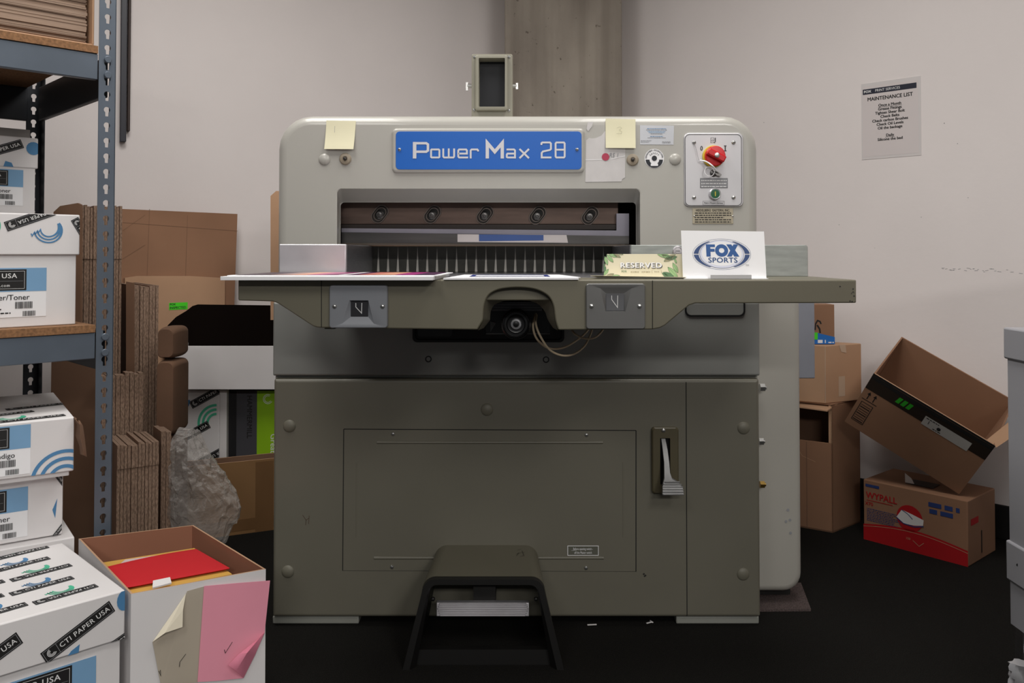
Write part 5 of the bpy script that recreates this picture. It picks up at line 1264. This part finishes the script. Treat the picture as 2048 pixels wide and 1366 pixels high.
# L sealed carton
LC, LL, LR = Vector((1.082, 2.945, 0)), Vector((.86, 3.085, 0)), Vector((1.238, 3.02, 0)); LB = LL + (LR - LC)
zl0, zl1 = h2 + .0035, fz(691, 2.95)
t = thing('sealed_carton', (1.05, 3.05, zl0), 'plain sealed light brown carton stacked on the open-fronted carton', 'box')
m = MB(); m.qprism([LL, LC, LR, LB], zl0, zl1, M_KRAFTL); m.build('carton_body', t, bevel=.003)
ur = (LR - LC).normalized(); d = Deco(); d.poly([(.065, .2), (.095, .2), (.10, .17), (.075, .175)], mat('clear_tape', 'cdb49c', .3), 1); d.clip(0, 0, .2, zl1 - zl0)
d.build('packing_tape', t, LC + UZ * zl0, ur, UZ); d = Deco(); d.rect(.062, .02, .092, .09, MATS['clear_tape'], 0); d.build('packing_tape', t, LC + UZ * zl0, ur, UZ); m = MB(); m.cyl(LC + UZ * (zl0 + .003) - ur * .0005, LC + UZ * (zl1 - .003), .0012, m=MATS['clear_tape'], seg=6); m.build('corner_seam', t)
# K delivery box
kx0, kx1 = fx(1560, 2.98), fx(1668, 2.98); zk = fz(609, 2.98)
t = thing('delivery_box', ((kx0 + kx1) / 2, 3.03, zl1), 'brown delivery box with blue tape on top of the carton stack', 'box')
m = MB(); m.box(kx0, kx1, 2.98, 3.06, zl1 + .001, zk, M_KRAFT); m.build('carton_body', t, bevel=.002)
d = Deco(); e3 = lambda px, py: (fx(px, 2.98), fz(py, 2.98)); 
d.ribbon([e3(*p) for p in ((1629, 660), (1630, 648), (1634, 641), (1639, 643), (1641, 648))], .005, M_INK, 0); d.ribbon([e3(1633, 650), e3(1638, 658), e3(1639, 666)], .006, M_INK, 0)
d.poly([e3(1560, 655), e3(1630, 665), e3(1668, 674), e3(1668, 688), e3(1560, 688)], mat('blue_packing_tape', '2a74c8', .4), 1); d.rect(*e3(1627, 679), *e3(1634, 665), MATS['neon_green'], 2); d.lines(*e3(1634, 686), e3(1650, 0)[0], 1, .01, .011, M_CARD, 2, False); d.lines(*e3(1655, 686), e3(1666, 0)[0], 1, .01, .004, M_CARD, 2, False)
d.build('tape_and_print', t, (0, 2.98, 0), UX, UZ)
# O wiper box
OF, OC, OR_ = Vector((1.181, 2.874, 0)), Vector((1.395, 2.618, 0)), Vector((1.560, 2.762, 0)); OB = OF + (OR_ - OC)
zo = .2
t = thing('wiper_box', (1.37, 2.8, 0), 'brown wiper box with red curved base print on the carpet', 'box')
m = MB(); m.qprism([OF, OC, OR_, OB], 0, zo, M_KRAFT); m.build('carton_body', t, bevel=.003)
d = Deco(); Uo = (OC - OF).normalized(); Wo = (OC - OF).length; M_RP = mat('red_print', 'b3151c', .6); M_BP = mat('dark_blue_print', '2b3f78', .6); n = 16
for i in range(n):
    u0, u1 = Wo * i / n, Wo * (i + 1) / n; cv = lambda u: .048 + .022 * math.sin(PI * min(1, u / Wo * .95 + .05)) 
    d.poly([(u0, 0), (u1, 0), (u1, cv(u1)), (u0, cv(u0))], M_RP, 1); d.poly([(u0, cv(u0) - .008), (u1, cv(u1) - .008), (u1, cv(u1) - .0065), (u0, cv(u0) - .0065)], M_KRAFTL, 2)
d.rect(.008, .178, .055, .187, M_BP, 1); d.text('WYPALL', .062, .150, .029, M_RP, 1, bold=.03, sx=.95); d.rect(.012, .133, .10, .135, M_RP, 1); d.text('X70', .02, .122, .016, M_RP, 1, bold=.03); d.lines(.012, .105, .13, 8, .0055, .0022, M_BP, 1)
d.disk(.155, .105, .042, M_RP, 1); d.poly([(.112, .10), (.13, .128), (.165, .12), (.20, .11), (.198, .092), (.17, .086), (.135, .085)], M_PAPER, 2); d.ribbon([(.112, .10), (.135, .085), (.17, .082), (.20, .09)], .003, M_BP, 3); d.ribbon([(.13, .128), (.15, .118), (.165, .105)], .002, M_BP, 3)
d.lines(.215, .158, .31, 1, .01, .014, M_BP, 1, False); d.lines(.218, .137, .29, 1, .01, .014, M_BP, 1, False); d.ribbon([(.165, .038), (.185, .024), (.20, .038)], .0015, M_KRAFTL, 3); d.text('150', .15, .04, .01, M_KRAFTL, 3)
d.clip(0, 0, Wo - .001, zo); d.build('printed_pattern', t, OF, Uo, UZ)
d = Deco(); d.rect(.02, .12, .08, .14, M_RP, 0); d.rect(.1, .02, .108, .09, M_INK, 0); d.build('printed_pattern', t, OC, (OR_ - OC).normalized(), UZ)
m = MB(); a = OF.lerp(OC, .35) + (OB - OF) * .25 + UZ * (zo + .001); m.extrude([a, a + Uo * .09, a + Uo * .085 + (OB - OF) * .3, a + (OB - OF) * .3], UZ * .001, M_BLACK); m.build('dispenser_slot', t)
m = MB(); m.loft([[a + Vector((0, 0, .002)), a + Uo * .03 + UZ * .003], [a + Vector((.004, .01, .03)), a + Uo * .02 + UZ * .02]], M_PAPER, closed=False); m.build('wipe', t, solid=.001)
# N tilted carton
ca, sa, cb_, sb, cg, sg = [fn(v) for v in (-.5245, .5219, .3617) for fn in (math.cos, math.sin)]
RZ = Matrix(((ca, -sa, 0), (sa, ca, 0), (0, 0, 1))); RY = Matrix(((cb_, 0, sb), (0, 1, 0), (-sb, 0, cb_))); RX = Matrix(((1, 0, 0), (0, cg, -sg), (0, sg, cg)))
Rm = (RZ @ RY @ RX).to_4x4(); NM = Matrix.Translation((1.1056, 2.8396, .3998)) @ Rm; w, dp, h = .3879, .3219, .2107
t = thing('open_carton', NM @ Vector((w, 0, 0)), 'open brown carton tilted on its corner on top of the wiper box', 'box')
m = MB(); th = .005
m.box(0, w, 0, th, 0, h, M_KRAFT, NM); m.box(0, w, dp - th, dp, 0, h, M_KRAFT, NM); m.box(0, th, th, dp - th, 0, h, M_KRAFT, NM); m.box(w - th, w, th, dp - th, 0, h, M_KRAFT, NM); m.box(th, w - th, th, dp - th, 0, th, M_KRAFT, NM)
m.build('carton_body', t)
Un, Vn = (NM.to_3x3() @ Vector((1, 0, 0))), (NM.to_3x3() @ Vector((0, 0, 1)))
m = MB(); m.box(.004, w - .006, th, th + .0045, h - .05, h + .004, M_KRAFTL, NM); m.build('inner_flap', t)
m = MB(); m.box(.0, w, .0, .001, h - .002, h + .006, M_INK, NM); m.build('tape_edge', t)
d = Deco(); M_DT = mat('dark_printed_tape', '2d241e', .4)
d.rect(-.0, h - .055, w, h - .001, M_DT, 0); d.rect(0, h - .014, w, h - .001, M_INK, 1)
for u in (.095, .112, .129): d.poly([(u, h - .043), (u + .012, h - .043), (u + .018, h - .02), (u + .006, h - .02)], mat('green_print_tape', '2fa828', .5), 1)
d.rect(.19, h - .062, .335, h - .028, mat('shipping_label', 'b5b2ad', .6), 1); d.lines(.195, h - .035, .24, 1, .01, .003, M_INK, 2); d.text('1', .207, h - .045, .018, M_INK, 2); d.disk(.24, h - .047, .006, M_INK, 2, 12); d.lines(.225, h - .058, .26, 1, .01, .003, M_INK, 2)
for u in (.022, .042): d.ribbon([(u, h - .09), (u, h - .068)], .003, M_INK, 0); d.poly([(u - .006, h - .072), (u + .006, h - .072), (u, h - .060)], M_INK, 1)
d.rect(.008, h - .096, .058, h - .0935, M_INK, 0); d.frame(.012, .025, .052, h - .105, .0022, M_INK, 0)
for k in range(8): d.rect(.016, .03 + k * .009, .048, .032 + k * .009 + (.0015 if k % 3 == 0 else 0), M_INK, 0)
d.clip(.0005, 0, w, h); d.build('tape_and_print', t, NM @ Vector((0, 0, 0)), Un, Vn)
m = MB(); B1 = NM @ Vector((w, 0, h)); 
m.extrude([atY(1973, 882, 2.60), atY(1993, 895, 2.557), atY(2042, 862, 2.56), atY(2042, 826, 2.68)], Vector((.002, .004, .002)), M_KRAFTL); m.build('outer_flap', t)
# grey metal rack at the right edge
Yr = 1.75
t = thing('metal_rack', (1.2, Yr, 0), 'grey metal rack end with two banded rails at the right edge', 'rack')
M_RK = mat('grey_rack_paint', 'aaaab0', .4, .1, var=.02)
xa = fx(2029, Yr); X2 = 1.62
m = MB(); m.box(xa, X2, .25, Yr + .03, fz(1260, Yr), fz(690, Yr), M_RK); m.build('side_panel', t, bevel=.001)  # unseen run towards the camera added to shade the right boxes
for k, (a, b) in enumerate(((657, 721), (1090, 1171))):
    m = MB(); m.box(fx(2024, Yr), X2, .25 - .006, Yr + .036, fz(b, Yr), fz(a, Yr), M_RK); r_ = m.build('rail', t, bevel=.004)
    p = atY(2036, (677, 1130)[k], Yr - .006); m = MB(); m.lathe(p, (0, -1, 0), [(-.001, .003), (.0004, .003), (.0004, 0)], M_BLACK, 12); m.build('bolt_hole', r_)
m = MB(); m.box(fx(2037, Yr), fx(2037, Yr) + .04, Yr, Yr + .03, 0, fz(1260, Yr), M_STEEL); m.build('leg', t, bevel=.001)
m = MB(); m.box(X2 - .04, X2, Yr, Yr + .03, 0, fz(1260, Yr), M_STEEL); m.build('leg', t, bevel=.001)
p = atY(2044, 1348, Yr - .03); m = MB(); rings = []
for i in range(7):
    rings.append([p + Vector((.022 * math.cos(a) * (1 + .25 * math.sin(5 * a + i)), .016 * math.sin(a) * (1 + .2 * math.cos(4 * a + i)), -.02 + i * .007)) for a in [2 * PI * k / 18 for k in range(18)]])
m.loft(rings, mat('crumpled_foil', 'c9c9cc', .4, .5), True, True); m.build('crumpled_paper', label='crumpled pale scrap stuck at the foot of the metal rack', cat='scrap')
# bits on the carpet
for (px, py, l, a) in ((1184, 1250, .012, .1), (1298, 1246, .008, .5), (1303, 1244, .006, 2)):
    p = atZ(px, py, .002); m = MB(); m.box(-l, l, -.0015, .0015, 0, .002, M_PAPER, Matrix.Translation(p) @ Matrix.Rotation(a, 4, 'Z')); m.build('paper_scrap', label='tiny white paper scrap on the black carpet in front of the machine', cat='scrap', group='tiny paper scraps on the carpet')

# unseen carton added on the rack to shade the right-hand boxes
t = thing('sealed_carton', (1.36, 1.2, .803), 'large sealed brown carton added on the grey rack out of view to block light', 'box')
m = MB(); m.box(1.13, 1.58, .75, 1.62, fz(657, Yr) + .0015, 1.2, M_KRAFTL); m.build('carton_body', t, bevel=.003)
m = MB(); m.box(1.33, 1.38, .749, 1.621, 1.2, 1.2005, MATS['clear_tape']); m.build('packing_tape', t)
